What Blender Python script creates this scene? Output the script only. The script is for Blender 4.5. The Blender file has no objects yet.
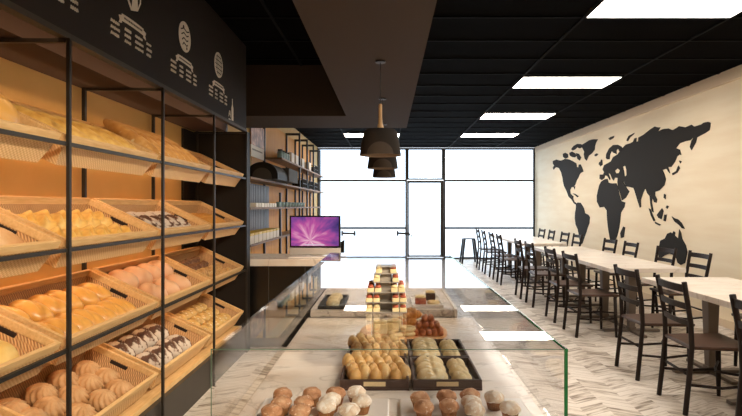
import bpy, bmesh, math, random
from mathutils import Vector, Matrix, noise
random.seed(7)
PI = math.pi
SC = bpy.context.scene
COL = SC.collection
F, CX, CY, HC = 516.0, 388.0, 206.0, 1.40      # focal length and vanishing point in pixels, eye height

# ------------------------------------------------------------------ materials
def lin(h):
    if isinstance(h, str):
        h = h.lstrip('#'); c = [int(h[i:i+2], 16)/255 for i in (0, 2, 4)]
    else:
        c = h
    return tuple(v/12.92 if v <= .04045 else ((v+.055)/1.055)**2.4 for v in c) + (1.0,)

def new_mat(name):
    m = bpy.data.materials.new(name); m.use_nodes = True
    nt = m.node_tree; b = nt.nodes['Principled BSDF']
    return m, nt, b

def N(nt, t, **kw):
    n = nt.nodes.new(t)
    for k, v in kw.items():
        if k in n.inputs: n.inputs[k].default_value = v
        else: setattr(n, k, v)
    return n

def math_node(nt, op, a, b=None, c=None):
    n = nt.nodes.new('ShaderNodeMath'); n.operation = op
    for i, v in enumerate((a, b, c)):
        if v is None: continue
        if isinstance(v, (int, float)): n.inputs[i].default_value = v
        else: nt.links.new(v, n.inputs[i])
    return n.outputs[0]

def ramp(nt, fac, stops):
    r = nt.nodes.new('ShaderNodeValToRGB'); e = r.color_ramp.elements
    while len(e) < len(stops): e.new(.5)
    for i, (p, c) in enumerate(stops):
        e[i].position = p; e[i].color = lin(c)
    nt.links.new(fac, r.inputs[0]); return r.outputs[0]

def plain(name, c, rough=.5, metal=0, spec=.5, c2=None, scale=20, bump=0, detail=4, stretch=None, lo=.35, hi=.65):
    m, nt, b = new_mat(name)
    b.inputs['Base Color'].default_value = lin(c); b.inputs['Roughness'].default_value = rough
    b.inputs['Metallic'].default_value = metal; b.inputs['Specular IOR Level'].default_value = spec
    if c2 or bump:
        tc = N(nt, 'ShaderNodeTexCoord'); mp = N(nt, 'ShaderNodeMapping')
        if stretch: mp.inputs['Scale'].default_value = stretch
        nt.links.new(tc.outputs['Object'], mp.inputs[0])
        nz = N(nt, 'ShaderNodeTexNoise', Scale=scale, Detail=detail)
        nt.links.new(mp.outputs[0], nz.inputs['Vector'])
        if c2: nt.links.new(ramp(nt, nz.outputs[0], [(lo, c), (hi, c2)]), b.inputs['Base Color'])
        if bump:
            bp = N(nt, 'ShaderNodeBump', Strength=bump, Distance=.01)
            nt.links.new(nz.outputs[0], bp.inputs['Height']); nt.links.new(bp.outputs[0], b.inputs['Normal'])
    return m

def emitter(name, c, s):
    m = bpy.data.materials.new(name); m.use_nodes = True; nt = m.node_tree; nt.nodes.clear()
    e = N(nt, 'ShaderNodeEmission'); e.inputs[0].default_value = lin(c); e.inputs[1].default_value = s
    o = N(nt, 'ShaderNodeOutputMaterial'); nt.links.new(e.outputs[0], o.inputs[0]); return m

def clear_glass(name, tint='#FFFFFF'):
    m = bpy.data.materials.new(name); m.use_nodes = True; nt = m.node_tree; nt.nodes.clear()
    t = N(nt, 'ShaderNodeBsdfTransparent'); t.inputs[0].default_value = lin(tint)
    g = N(nt, 'ShaderNodeBsdfGlossy', Roughness=0.0)
    geo = N(nt, 'ShaderNodeNewGeometry')
    ior = math_node(nt, 'MULTIPLY_ADD', geo.outputs['Backfacing'], 1/1.36-1.36, 1.36)
    fr = N(nt, 'ShaderNodeFresnel'); nt.links.new(ior, fr.inputs[0])
    mx = N(nt, 'ShaderNodeMixShader'); nt.links.new(fr.outputs[0], mx.inputs[0])
    nt.links.new(t.outputs[0], mx.inputs[1]); nt.links.new(g.outputs[0], mx.inputs[2])
    o = N(nt, 'ShaderNodeOutputMaterial'); nt.links.new(mx.outputs[0], o.inputs[0]); return m

def marble(name, base='#F2E8DD', vein='#D6CABD', rough=.25, scale=1.6):
    m, nt, b = new_mat(name); b.inputs['Roughness'].default_value = rough
    tc = N(nt, 'ShaderNodeTexCoord')
    mp = N(nt, 'ShaderNodeMapping'); mp.inputs['Rotation'].default_value = (0, 0, .5); mp.inputs['Scale'].default_value = (1, 2.2, 1)
    nt.links.new(tc.outputs['Object'], mp.inputs[0])
    n1 = N(nt, 'ShaderNodeTexNoise', Scale=scale*1.5, Detail=8, Distortion=1.4); nt.links.new(mp.outputs[0], n1.inputs['Vector'])
    v = math_node(nt, 'ABSOLUTE', math_node(nt, 'SUBTRACT', n1.outputs[0], .5))
    r1 = ramp(nt, v, [(0.0, vein), (.02, base)])
    n2 = N(nt, 'ShaderNodeTexNoise', Scale=scale*2.5, Detail=5); nt.links.new(mp.outputs[0], n2.inputs['Vector'])
    r2 = ramp(nt, n2.outputs[0], [(.3, '#EFE6DD'), (.6, '#FFFFFF')])
    mx = N(nt, 'ShaderNodeMix', data_type='RGBA', blend_type='MULTIPLY'); mx.inputs[0].default_value = .8
    nt.links.new(r1, mx.inputs[6]); nt.links.new(r2, mx.inputs[7]); nt.links.new(mx.outputs[2], b.inputs['Base Color'])
    return m

def weave(name, c1, c2, sx, sy, axis='xz'):
    """checkered basket weave from two sine products in the object's own coordinates"""
    m, nt, b = new_mat(name); b.inputs['Roughness'].default_value = .55
    tc = N(nt, 'ShaderNodeTexCoord'); sp = N(nt, 'ShaderNodeSeparateXYZ'); nt.links.new(tc.outputs['Object'], sp.inputs[0])
    xz = math_node(nt, 'ADD', sp.outputs[0], sp.outputs[2])
    a = math_node(nt, 'SINE', math_node(nt, 'MULTIPLY', sp.outputs[1], sx))
    c = math_node(nt, 'SINE', math_node(nt, 'MULTIPLY', xz, sy))
    p = math_node(nt, 'MULTIPLY_ADD', math_node(nt, 'MULTIPLY', a, c), .5, .5)
    nt.links.new(ramp(nt, p, [(.3, c1), (.75, c2)]), b.inputs['Base Color'])
    bp = N(nt, 'ShaderNodeBump', Strength=.5, Distance=.004); nt.links.new(p, bp.inputs['Height']); nt.links.new(bp.outputs[0], b.inputs['Normal'])
    return m

def crust(name, lo, mid, hi, scale=9, rough=.45, flour=None, fscale=30, fth=.55, topz=None, bump=.25):
    """bread crust: browner low sides, paler top via noise; optional flour specks"""
    m, nt, b = new_mat(name); b.inputs['Roughness'].default_value = rough
    tc = N(nt, 'ShaderNodeTexCoord')
    nz = N(nt, 'ShaderNodeTexNoise', Scale=scale, Detail=5); nt.links.new(tc.outputs['Object'], nz.inputs['Vector'])
    fac = nz.outputs[0]
    if topz:
        sp = N(nt, 'ShaderNodeSeparateXYZ'); nt.links.new(tc.outputs['Object'], sp.inputs[0])
        z = math_node(nt, 'DIVIDE', sp.outputs[2], topz)
        fac = math_node(nt, 'MULTIPLY_ADD', nz.outputs[0], .6, math_node(nt, 'MULTIPLY', z, .4))
    c = ramp(nt, fac, [(.3, lo), (.5, mid), (.72, hi)])
    if flour:
        n2 = N(nt, 'ShaderNodeTexNoise', Scale=fscale, Detail=6, Distortion=.6); nt.links.new(tc.outputs['Object'], n2.inputs['Vector'])
        fm = ramp(nt, n2.outputs[0], [(fth, '#000000'), (fth+.06, '#FFFFFF')])
        mx = N(nt, 'ShaderNodeMix', data_type='RGBA'); nt.links.new(fm, mx.inputs[0]); nt.links.new(c, mx.inputs[6])
        mx.inputs[7].default_value = lin(flour); c = mx.outputs[2]
    nt.links.new(c, b.inputs['Base Color'])
    bp = N(nt, 'ShaderNodeBump', Strength=bump, Distance=.006); nt.links.new(nz.outputs[0], bp.inputs['Height']); nt.links.new(bp.outputs[0], b.inputs['Normal'])
    return m

def chevron_floor():
    m, nt, b = new_mat('chevron_floor'); b.inputs['Roughness'].default_value = .38; b.inputs['Specular IOR Level'].default_value = .35
    tc = N(nt, 'ShaderNodeTexCoord'); sp = N(nt, 'ShaderNodeSeparateXYZ'); nt.links.new(tc.outputs['Object'], sp.inputs[0])
    w, pw = .19, .072
    u = math_node(nt, 'DIVIDE', sp.outputs[0], w)
    tri = math_node(nt, 'PINGPONG', u, 1.0)
    v = math_node(nt, 'DIVIDE', math_node(nt, 'MULTIPLY_ADD', tri, .095, sp.outputs[1]), pw)
    colid = math_node(nt, 'FLOOR', u); rowid = math_node(nt, 'FLOOR', v)
    cmb = N(nt, 'ShaderNodeCombineXYZ'); nt.links.new(colid, cmb.inputs[0]); nt.links.new(rowid, cmb.inputs[1])
    wn = N(nt, 'ShaderNodeTexWhiteNoise', noise_dimensions='3D'); nt.links.new(cmb.outputs[0], wn.inputs[0])
    # grain that runs along each plank
    g = N(nt, 'ShaderNodeCombineXYZ'); nt.links.new(math_node(nt, 'MULTIPLY', sp.outputs[0], 4), g.inputs[0])
    nt.links.new(math_node(nt, 'MULTIPLY', v, 1.6), g.inputs[1]); nt.links.new(wn.outputs[0], g.inputs[2])
    nz = N(nt, 'ShaderNodeTexNoise', Scale=1.6, Detail=6, Distortion=.4); nt.links.new(g.outputs[0], nz.inputs['Vector'])
    f = math_node(nt, 'MULTIPLY_ADD', wn.outputs[0], .22, math_node(nt, 'MULTIPLY', nz.outputs[0], .78))
    c = ramp(nt, f, [(.34, '#7E7062'), (.41, '#BEB2A6'), (.5, '#DCD3CA'), (.8, '#EAE3DC')])
    fr = math_node(nt, 'FRACT', v); seam = math_node(nt, 'LESS_THAN', fr, .06)
    mx = N(nt, 'ShaderNodeMix', data_type='RGBA'); nt.links.new(seam, mx.inputs[0]); nt.links.new(c, mx.inputs[6]); mx.inputs[7].default_value = lin('#9A8C7E')
    nt.links.new(mx.outputs[2], b.inputs['Base Color'])
    return m

def screen_mat():
    m = bpy.data.materials.new('aurora_screen'); m.use_nodes = True; nt = m.node_tree; nt.nodes.clear()
    tc = N(nt, 'ShaderNodeTexCoord'); sp = N(nt, 'ShaderNodeSeparateXYZ'); nt.links.new(tc.outputs['Object'], sp.inputs[0])
    x, z = sp.outputs[0], sp.outputs[2]
    # rays fanning out of a point low on the screen
    ang = math_node(nt, 'ARCTAN2', math_node(nt, 'ADD', z, .09), math_node(nt, 'ADD', x, .05))
    rad = math_node(nt, 'SQRT', math_node(nt, 'ADD', math_node(nt, 'POWER', math_node(nt, 'ADD', z, .09), 2), math_node(nt, 'POWER', math_node(nt, 'ADD', x, .05), 2)))
    cb = N(nt, 'ShaderNodeCombineXYZ'); nt.links.new(math_node(nt, 'MULTIPLY', ang, 1.1), cb.inputs[0]); nt.links.new(math_node(nt, 'MULTIPLY', rad, 2), cb.inputs[1])
    nz = N(nt, 'ShaderNodeTexNoise', Scale=2.2, Detail=3); nt.links.new(cb.outputs[0], nz.inputs['Vector'])
    hot = math_node(nt, 'MULTIPLY_ADD', rad, -1.3, math_node(nt, 'MULTIPLY_ADD', nz.outputs[0], 1.1, .16))
    c = ramp(nt, hot, [(.1, '#3A3670'), (.32, '#7D4A98'), (.52, '#C65AA6'), (.7, '#F0A6C8'), (.9, '#FFF0F0')])
    e = N(nt, 'ShaderNodeEmission', Strength=.62); nt.links.new(c, e.inputs[0])
    o = N(nt, 'ShaderNodeOutputMaterial'); nt.links.new(e.outputs[0], o.inputs[0]); return m

def lamp_felt():
    m, nt, b = new_mat('lamp_felt'); b.inputs['Roughness'].default_value = .8; b.inputs['Specular IOR Level'].default_value = .2
    tc = N(nt, 'ShaderNodeTexCoord'); sp = N(nt, 'ShaderNodeSeparateXYZ'); nt.links.new(tc.outputs['Object'], sp.inputs[0])
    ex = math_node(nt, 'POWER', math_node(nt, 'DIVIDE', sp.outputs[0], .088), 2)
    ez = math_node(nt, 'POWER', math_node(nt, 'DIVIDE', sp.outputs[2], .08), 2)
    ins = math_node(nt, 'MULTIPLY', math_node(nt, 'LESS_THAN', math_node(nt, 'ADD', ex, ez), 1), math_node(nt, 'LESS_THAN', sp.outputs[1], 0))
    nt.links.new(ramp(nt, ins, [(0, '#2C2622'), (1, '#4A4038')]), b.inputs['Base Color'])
    return m

M = {}
M['floor'] = chevron_floor()
M['plaster'] = plain('cream_plaster', '#F3E5CA', .75, c2='#EDDCBE', scale=3, stretch=(1, .4, 3))
M['cream_trim'] = plain('cream_trim', '#D9C4A6', .6)
M['ochre'] = plain('ochre_plaster', '#D3B070', .75, c2='#CBA866', scale=3)
M['black_ceiling'] = plain('black_ceiling', '#080707', .9, spec=.02)
M['black_grid'] = plain('black_grid', '#060606', .8, spec=.1)
M['soffit'] = plain('brown_soffit', '#40362F', .8, spec=.1)
M['board'] = plain('menu_charcoal', '#2C2622', .75, spec=.25)
M['board_edge'] = plain('menu_edge', '#40382F', .6)
M['chalk'] = plain('chalk_white', '#DDD6CA', .8)
M['black_metal'] = plain('black_metal', '#2C2723', .45, metal=.3)
M['frame_metal'] = plain('rack_metal', '#2A251F', .5, metal=.2)
M['charcoal'] = plain('charcoal_laminate', '#3A3530', .45, c2='#332E2A', scale=6, stretch=(1, 1, .1))
M['dark_panel'] = plain('dark_panel', '#231F1C', .6, spec=.2)
M['black_gloss'] = plain('black_gloss', '#15120F', .25)
M['pale_wood'] = plain('pale_basket_wood', '#EBC58C', .5, c2='#DDB276', scale=14, stretch=(6, .8, 6))
M['weave_out'] = weave('basket_weave', '#D9AC74', '#F0CB96', 330, 330)
M['weave_in'] = weave('basket_lining', '#A87A4A', '#DDB07A', 400, 400)
M['slot'] = plain('slot_dark', '#241710', .8)
M['shelf_wood'] = plain('shelf_wood', '#8A6844', .6, c2='#6E5034', scale=10, stretch=(4, .6, 4))
M['orange_wood'] = plain('orange_wood_panel', '#D89C48', .6, c2='#CC8E3C', scale=6, stretch=(2, 2, .4), spec=.2)
M['marble'] = marble('cream_marble')
M['marble_top'] = marble('table_marble', '#EFE6DC', '#DDD2C6', .3, 1.2)
M['ledge_marble'] = marble('ledge_marble', '#D8CCC0', '#8E8074', .3, 5)
M['white_ceramic'] = plain('white_ceramic', '#F2ECE6', .25)
M['white_strip'] = plain('pale_strip', '#EADFD2', .35)
M['tray_brown'] = plain('tray_brown', '#4A3228', .45, c2='#3E2922', scale=12, stretch=(1, 6, 6))
M['tray_slot'] = plain('tray_slot', '#D9C49A', .6)
M['black_tray'] = plain('black_tray', '#1C1614', .4)
M['board_wood'] = plain('round_board_wood', '#E8B47E', .45, c2='#DAA068', scale=8, stretch=(1, 6, 1))
M['glass'] = clear_glass('case_glass')
M['window_glass'] = clear_glass('window_glass', '#F4FAFF')
M['green_edge'] = plain('green_glass_edge', '#1F8A45', .2)
M['glass_line'] = plain('grey_glass_edge', '#6E8470', .2)
M['chair_frame'] = plain('chair_dark_wood', '#1E1512', .55, spec=.25, c2='#2A1D18', scale=10, stretch=(3, 3, .6))
M['chair_seat'] = plain('chair_seat_wood', '#4E3222', .4, c2='#382216', scale=7, stretch=(1, 8, 1))
M['table_leg'] = plain('table_pedestal', '#6E6258', .45, metal=.2)
M['stool'] = plain('stool_metal', '#2A2826', .35, metal=.6)
M['lamp_felt'] = lamp_felt()
M['lamp_in'] = plain('lamp_lining', '#6B5B4C', .7)
M['lamp_wood'] = plain('lamp_neck_wood', '#D6B080', .5, c2='#C89C68', scale=12, stretch=(4, 4, .6))
M['bulb'] = emitter('warm_bulb', '#FFD8A0', 4)
M['panel'] = emitter('panel_light', '#FFF3E4', 16.0)
M['fill_spot_lens'] = emitter('fill_spot_lens', '#FFE2B8', 6)
M['tier_fill'] = emitter('tier_fill_strip', '#FFD3A0', 10)
M['led'] = emitter('led_strip', '#FFD09C', 13)
M['map'] = plain('map_charcoal', '#262320', .8, spec=.2)
M['silver'] = plain('monitor_silver', '#D2CDC8', .4, metal=.1)
M['screen'] = screen_mat()
M['dock'] = emitter('screen_dock', '#D8C4D8', .7)
M['paving'] = plain('white_paving', '#E8E8E8', .8)
M['paper'] = plain('paper_white', '#E9E2D8', .6)
M['yellow'] = plain('yellow_card', '#D9B640', .5)
M['grey_line'] = plain('grey_print', '#8B857E', .7)
M['jar'] = plain('blue_glassware', '#7FA0A0', .15, c2='#A8C0BC', scale=10)
M['kraft'] = plain('kraft_box', '#D8CBB8', .6)
M['grey_box'] = plain('grey_metal_side', '#4A4540', .7, spec=.2)
M['print'] = crust('poster_print', '#3A1A14', '#9A6450', '#D8A888', 9, .5, bump=0)
M['slat_grey'] = plain('grey_slats', '#6A6058', .5)
# breads
M['golden'] = crust('golden_bun', '#A8662A', '#CF8F3E', '#E2AC5A', 12, .3, topz=.07)
M['shell'] = crust('shell_roll', '#94683E', '#B98A58', '#D4AE80', 18, .7, topz=.09)
M['peach'] = crust('peach_loaf', '#C08050', '#DDA070', '#EBBE94', 7, .5, topz=.1)
M['floured'] = crust('floured_loaf', '#4A2E20', '#6A4630', '#8A6040', 14, .7, flour='#D0C2B2', fscale=14, fth=.44, bump=.6)
M['yellow_bread'] = crust('yellow_bread', '#CF9A45', '#E6BC66', '#F2D68C', 16, .5)
M['pale_yellow'] = crust('pale_yellow_bread', '#D9A44C', '#EBC572', '#F5DC98', 9, .5)
M['roll'] = crust('small_roll', '#B88A48', '#D9B068', '#EBCF90', 14, .5, flour='#EFE0B8', fscale=40, fth=.6)
M['baguette'] = crust('baguette', '#C08642', '#DBA55C', '#EDC688', 14, .5, flour='#F0DCB0', fscale=20, fth=.58)
M['stick'] = crust('bread_stick', '#B87A34', '#D29A4E', '#E2B36A', 14, .5)
M['ciabatta'] = crust('ciabatta', '#C88A54', '#E0AE78', '#F0CFA0', 8, .6, flour='#F5E4C6', fscale=12, fth=.56)
M['nut'] = crust('nut_cookie', '#4A2E1C', '#7A5232', '#A87A4C', 30, .6)
M['pale_nut'] = crust('pale_nut_cookie', '#A87A48', '#CFA468', '#E5C48C', 30, .6)
M['braid'] = crust('braided_bread', '#B58444', '#D3A868', '#E3C48E', 14, .45, flour='#EDD9AC', fscale=60, fth=.62)
M['pale_roll'] = crust('pale_roll', '#D8BC84', '#EBD6A6', '#F6EAC8', 16, .6, flour='#F6ECD2', fscale=50, fth=.58)
M['muffin_brown'] = crust('browned_muffin_top', '#9C6640', '#C8946C', '#E4C09C', 40, .75, flour='#F3E0CA', fscale=110, fth=.62)
M['muffin_white'] = crust('sugared_muffin_top', '#D9B894', '#F0E0CC', '#FAF2E6', 40, .7, flour='#FFF8EE', fscale=60, fth=.5)
M['muffin_cup'] = plain('muffin_cup', '#A87444', .6, c2='#8A582E', scale=40)
M['cream_cake'] = crust('cream_square', '#D9B878', '#EAD49E', '#F4E6BE', 24, .6)
M['croissant'] = crust('croissant', '#9A5A1E', '#C88434', '#E0A655', 18, .35)
M['red_fruit'] = crust('red_fruit', '#8A3A26', '#B05A3E', '#D08A68', 30, .35)
M['bagel'] = crust('bagel', '#C79A58', '#E4C68A', '#F2DEB0', 16, .5)
M['amber'] = crust('amber_pastry', '#8E4420', '#BC6C3C', '#DEA070', 40, .4)
M['choc'] = plain('chocolate_piece', '#4A2A1C', .4)
M['clear_plate'] = plain('grey_stand', '#A39A90', .3, c2='#8E867C', scale=12)

# ------------------------------------------------------------------ mesh helpers
class MB:
    def __init__(s): s.v, s.f, s.m = [], [], []
    def add(s, vs, fs, mi=0):
        o = len(s.v); s.v += [tuple(p) for p in vs]; s.f += [tuple(i+o for i in f) for f in fs]; s.m += [mi]*len(fs); return s
    def box(s, x0, x1, y0, y1, z0, z1, mi=0):
        vs = [(x, y, z) for z in (z0, z1) for y in (y0, y1) for x in (x0, x1)]
        return s.add(vs, [(0,2,3,1), (4,5,7,6), (0,1,5,4), (2,6,7,3), (0,4,6,2), (1,3,7,5)], mi)
    def hexa(s, bottom, top, mi=0):                    # two quads, both counter-clockwise from above
        return s.add(list(bottom)+list(top), [(3,2,1,0), (4,5,6,7), (0,1,5,4), (1,2,6,5), (2,3,7,6), (3,0,4,7)], mi)
    def tube(s, pts, r, n=8, mi=0, cap=True, flat=(1, 1)):
        pts = [Vector(p) for p in pts]; rs = r if isinstance(r, (list, tuple)) else [r]*len(pts)
        vs, fs = [], []
        up = Vector((0, 0, 1)) if abs((pts[-1]-pts[0]).normalized().z) < .95 else Vector((0, 1, 0))
        for i, p in enumerate(pts):
            d = (pts[min(i+1, len(pts)-1)]-pts[max(i-1, 0)]).normalized()
            a = d.cross(up).normalized(); b = a.cross(d).normalized()
            for k in range(n):
                t = 2*PI*k/n; vs.append(p + a*math.cos(t)*rs[i]*flat[0] + b*math.sin(t)*rs[i]*flat[1])
        for i in range(len(pts)-1):
            for k in range(n):
                fs.append((i*n+k, i*n+(k+1) % n, (i+1)*n+(k+1) % n, (i+1)*n+k))
        if cap: fs += [tuple(range(n))[::-1], tuple((len(pts)-1)*n+k for k in range(n))]
        return s.add(vs, fs, mi)
    def lathe(s, prof, n=32, mi=0, c=(0, 0, 0), wob=None):
        vs, fs = [], []
        for (r, z) in prof:
            for k in range(n):
                t = 2*PI*k/n; rr = r*(wob(t, z) if wob else 1)
                vs.append((c[0]+rr*math.cos(t), c[1]+rr*math.sin(t), c[2]+z))
        for i in range(len(prof)-1):
            for k in range(n):
                fs.append((i*n+k, i*n+(k+1) % n, (i+1)*n+(k+1) % n, (i+1)*n+k))
        if prof[0][0] > 1e-4: fs.append(tuple(range(n))[::-1])
        if prof[-1][0] > 1e-4: fs.append(tuple((len(prof)-1)*n+k for k in range(n)))
        return s.add(vs, fs, mi)
    def blob(s, lx, ly, lz, fn=None, nu=28, nv=16, mi=0, c=(0, 0, 0), flat=.35, sq=2.0):
        """super-ellipsoid resting on z=0 with a flattened base; fn(p, u, v) may move the point"""
        vs, fs = [], []
        for j in range(nv+1):
            ph = -PI/2 + PI*j/nv
            for k in range(nu):
                t = 2*PI*k/nu
                e = 2/sq
                ct, st = math.cos(t), math.sin(t)
                x = abs(ct)**e*math.copysign(1, ct)*math.cos(ph)**.9; y = abs(st)**e*math.copysign(1, st)*math.cos(ph)**.9; z = math.sin(ph)
                z = max(z, -1+flat)*1.0
                p = Vector((x*lx/2, y*ly/2, (z+1-flat)/(2-flat)*lz))
                if fn: p = fn(p, t, ph)
                vs.append((p.x+c[0], p.y+c[1], p.z+c[2]))
        for j in range(nv):
            for k in range(nu):
                fs.append((j*nu+k, j*nu+(k+1) % nu, (j+1)*nu+(k+1) % nu, (j+1)*nu+k))
        return s.add(vs, fs, mi)
    def mesh(s, name, mats, smooth=False):
        me = bpy.data.meshes.new(name); me.from_pydata(s.v, [], s.f)
        for m in (mats if isinstance(mats, (list, tuple)) else [mats]): me.materials.append(m)
        for i, p in enumerate(me.polygons): p.material_index = s.m[i]; p.use_smooth = smooth
        bm = bmesh.new(); bm.from_mesh(me); bmesh.ops.remove_doubles(bm, verts=bm.verts, dist=1e-5)
        bmesh.ops.recalc_face_normals(bm, faces=bm.faces); bm.to_mesh(me); bm.free(); me.update()
        return me
    def build(s, name, mats, parent=None, smooth=False, bevel=0):
        o = bpy.data.objects.new(name, s.mesh(name, mats, smooth)); COL.objects.link(o)
        if parent: o.parent = parent
        if bevel:
            b = o.modifiers.new('bevel', 'BEVEL'); b.width = bevel; b.segments = 2; b.limit_method = 'ANGLE'
        return o

def tag(o, label, cat, group=None, kind=None):
    o['label'] = label; o['category'] = cat
    if group: o['group'] = group
    if kind: o['kind'] = kind
    return o
def empty(name, loc=(0, 0, 0), rz=0, label=None, cat=None, group=None):
    o = bpy.data.objects.new(name, None); COL.objects.link(o); o.location = loc; o.rotation_euler = (0, 0, rz); o.empty_display_size = .1
    if label: tag(o, label, cat, group)
    return o
def struct(o, label=None, cat='structure'):
    o['kind'] = 'structure'; o['category'] = cat
    o['label'] = label or o.name.replace('_', ' ')
    return o
def kids(o): return [c for c in ALLCH.get(o.name, [])]
def dup(root, loc=None, mat=None, rz=None, label=None, group=None):
    r = root.copy(); COL.objects.link(r)
    for ch in list(root.children):
        c = ch.copy(); COL.objects.link(c); c.parent = r
        for g in list(ch.children):
            d = g.copy(); COL.objects.link(d); d.parent = c
    if loc is not None: r.location = loc
    if rz is not None: r.rotation_euler = (0, 0, rz)
    if mat is not None: r.matrix_world = mat
    if label: r['label'] = label
    if group: r['group'] = group
    return r
class Proto:
    """first placement uses the object itself, later ones copy it"""
    def __init__(s, o): s.o, s.used = o, False
    def place(s, **k):
        if not s.used:
            s.used = True; r = s.o
            if k.get('loc') is not None: r.location = k['loc']
            if k.get('rz') is not None: r.rotation_euler = (0, 0, k['rz'])
            if k.get('mat') is not None: r.matrix_world = k['mat']
            if k.get('label'): r['label'] = k['label']
            if k.get('group'): r['group'] = k['group']
            return r
        return dup(s.o, **k)
ORD = ['zeroth', 'first', 'second', 'third', 'fourth', 'fifth', 'sixth', 'seventh', 'eighth', 'ninth', 'tenth', 'eleventh', 'twelfth']

# ------------------------------------------------------------------ room
XL, XR, Y0, Y1, ZC = -1.86, 3.90, -2.6, 13.62, 2.95
struct(MB().box(XL-.2, XR+.2, Y0-.2, Y1+.1, -.1, 0).build('floor', M['floor']), 'pale chevron plank floor', 'floor')
struct(MB().box(XL-.2, XR+.2, Y0-.2, Y1+.1, ZC, ZC+.1).build('ceiling', M['black_ceiling']), 'black tiled ceiling', 'ceiling')
g = MB()
y = Y0
for k in range(-4, 24):
    yy = 4.22 - 0 + k*.6
    if Y0 < yy < Y1: g.box(XL, XR, yy-.012, yy+.012, ZC-.012, ZC)
for xx in (-.95, .25, 1.6, 2.8): g.box(xx-.012, xx+.012, Y0, Y1, ZC-.014, ZC)
struct(g.build('ceiling_grid', M['black_grid']), 'black ceiling grid bars', 'ceiling')
struct(MB().box(XL-.2, XL, Y0-.2, Y1+.1, 0, ZC).build('wall_left', M['ochre']), 'warm ochre wall behind the bread racks', 'wall')
struct(MB().box(XR, XR+.2, Y0-.2, Y1+.1, 0, ZC).build('wall_right', M['plaster']), 'cream wall carrying the world map', 'wall')
struct(MB().box(XL, XR, Y0-.2, Y0, 0, ZC).build('wall_near', M['plaster']), 'cream wall behind the viewer', 'wall')
struct(MB().box(XR-.035, XR, Y0, Y1, ZC-.14, ZC).build('trim_1', M['cream_trim'], bevel=.006), 'cream trim along the top of the map wall', 'trim')
struct(MB().box(XR-.02, XR, Y0, Y1, 0, .09).build('baseboard_right', M['cream_trim'], bevel=.004), 'cream baseboard of the map wall', 'baseboard')
# dropped soffit above the display counter, cross beam in front of the kitchen wall
ZS = 2.389
struct(MB().box(-.46, .235, Y0, 6.54, ZS, ZC).build('soffit', M['soffit']), 'long brown dropped soffit above the display case', 'soffit')
struct(MB().box(XL, -.46, 5.67, 6.54, ZS, ZC).build('ceiling_beam', M['soffit']), 'brown cross beam beyond the bread rack', 'beam')
# pavement outside
struct(MB().box(-14, 16, Y1+.1, 40, -.12, -.02).build('pavement', M['paving']), 'bright pavement outside the shopfront', 'pavement')

# ------------------------------------------------------------------ shopfront
fw = .05
ZT, ZM = 2.93, 2.07
def zpx(y, d): return HC + (CY-y)/F*d
ZLOW = zpx(228, Y1)
XD0, XD1 = (407-CX)/F*Y1, (443.5-CX)/F*Y1
def glazing(name, label, x0, x1, z0, z1, bars):
    e = empty(name, ((x0+x1)/2, Y1, z0)); struct(e, label, 'window')
    f = MB()
    w = .045
    f.box(x0, x0+w, Y1-.04, Y1+.04, z0, z1); f.box(x1-w, x1, Y1-.04, Y1+.04, z0, z1)
    f.box(x0+w, x1-w, Y1-.04, Y1+.04, z0, z0+.04); f.box(x0+w, x1-w, Y1-.04, Y1+.04, z1-w, z1)
    for b in bars: f.box(x0+w, x1-w, Y1-.035, Y1+.035, b-.025, b+.025)
    p = f.build('window_frame', M['black_metal']); p.parent = e; p.matrix_parent_inverse = Matrix.Translation(e.location).inverted()
    gl = MB().box(x0+w, x1-w, Y1-.004, Y1+.004, z0+.04, z1-w).build('window_pane', M['window_glass']); gl.parent = e
    gl.matrix_parent_inverse = Matrix.Translation(e.location).inverted()
    return e
glazing('window_1', 'tall shopfront window beside the kitchen shelves', XL, XD0, 0, ZT, [ZM, ZLOW])
glazing('window_2', 'wide shopfront window behind the dining tables', XD1, XR-.025, 0, ZT, [ZM, ZLOW])
glazing('window_3', 'transom window above the glass entrance door', XD0, XD1, ZM+.02, ZT, [])
def attach(o, e):
    o.parent = e; o.matrix_parent_inverse = Matrix.Translation(e.location).inverted(); return o
d = empty('door_1', ((XD0+XD1)/2, Y1, 0)); struct(d, 'black framed glass entrance door', 'door')
f = MB(); a, b = XD0+.005, XD1-.005
f.box(a, a+.045, Y1-.03, Y1+.03, 0, ZM); f.box(b-.075, b, Y1-.03, Y1+.03, 0, ZM)
f.box(a+.045, b-.075, Y1-.03, Y1+.03, ZM-.06, ZM); f.box(a+.045, b-.075, Y1-.03, Y1+.03, 0, .06)
attach(f.build('door_frame', M['black_metal']), d)
attach(MB().box(a+.045, b-.075, Y1-.004, Y1+.004, .06, ZM-.06).build('door_pane', M['window_glass']), d)
def pull(name, px0, px1, lock):
    m = MB(); x0, x1 = (px0-CX)/F*Y1, (px1-CX)/F*Y1; z = zpx(233, Y1); yb = Y1-.1
    m.tube([(x0, yb, z), (x1, yb, z-.012)], .026, 8)
    for x in (x0, x1): m.tube([(x, yb, z-.07), (x, yb, z+.06)], .024, 8); m.tube([(x, yb, z), (x, Y1-.002, z)], .012, 6)
    if lock: m.tube([(x1, yb, z+.03), (x1+.05, yb, z-.06)], .018, 8); m.tube([(x1+.09, Y1-.05, z-.075), (x1+.09, Y1-.002, z-.075)], .02, 8)
    return m
h1 = pull('door_handle', 397.5, 408, True).build('door_handle', M['black_metal'], None, True); attach(h1, d)
w1 = bpy.data.objects['window_1']; h2 = pull('window_handle', 342.5, 355, False).build('window_handle', M['black_metal'], None, True); attach(h2, w1)

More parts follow.
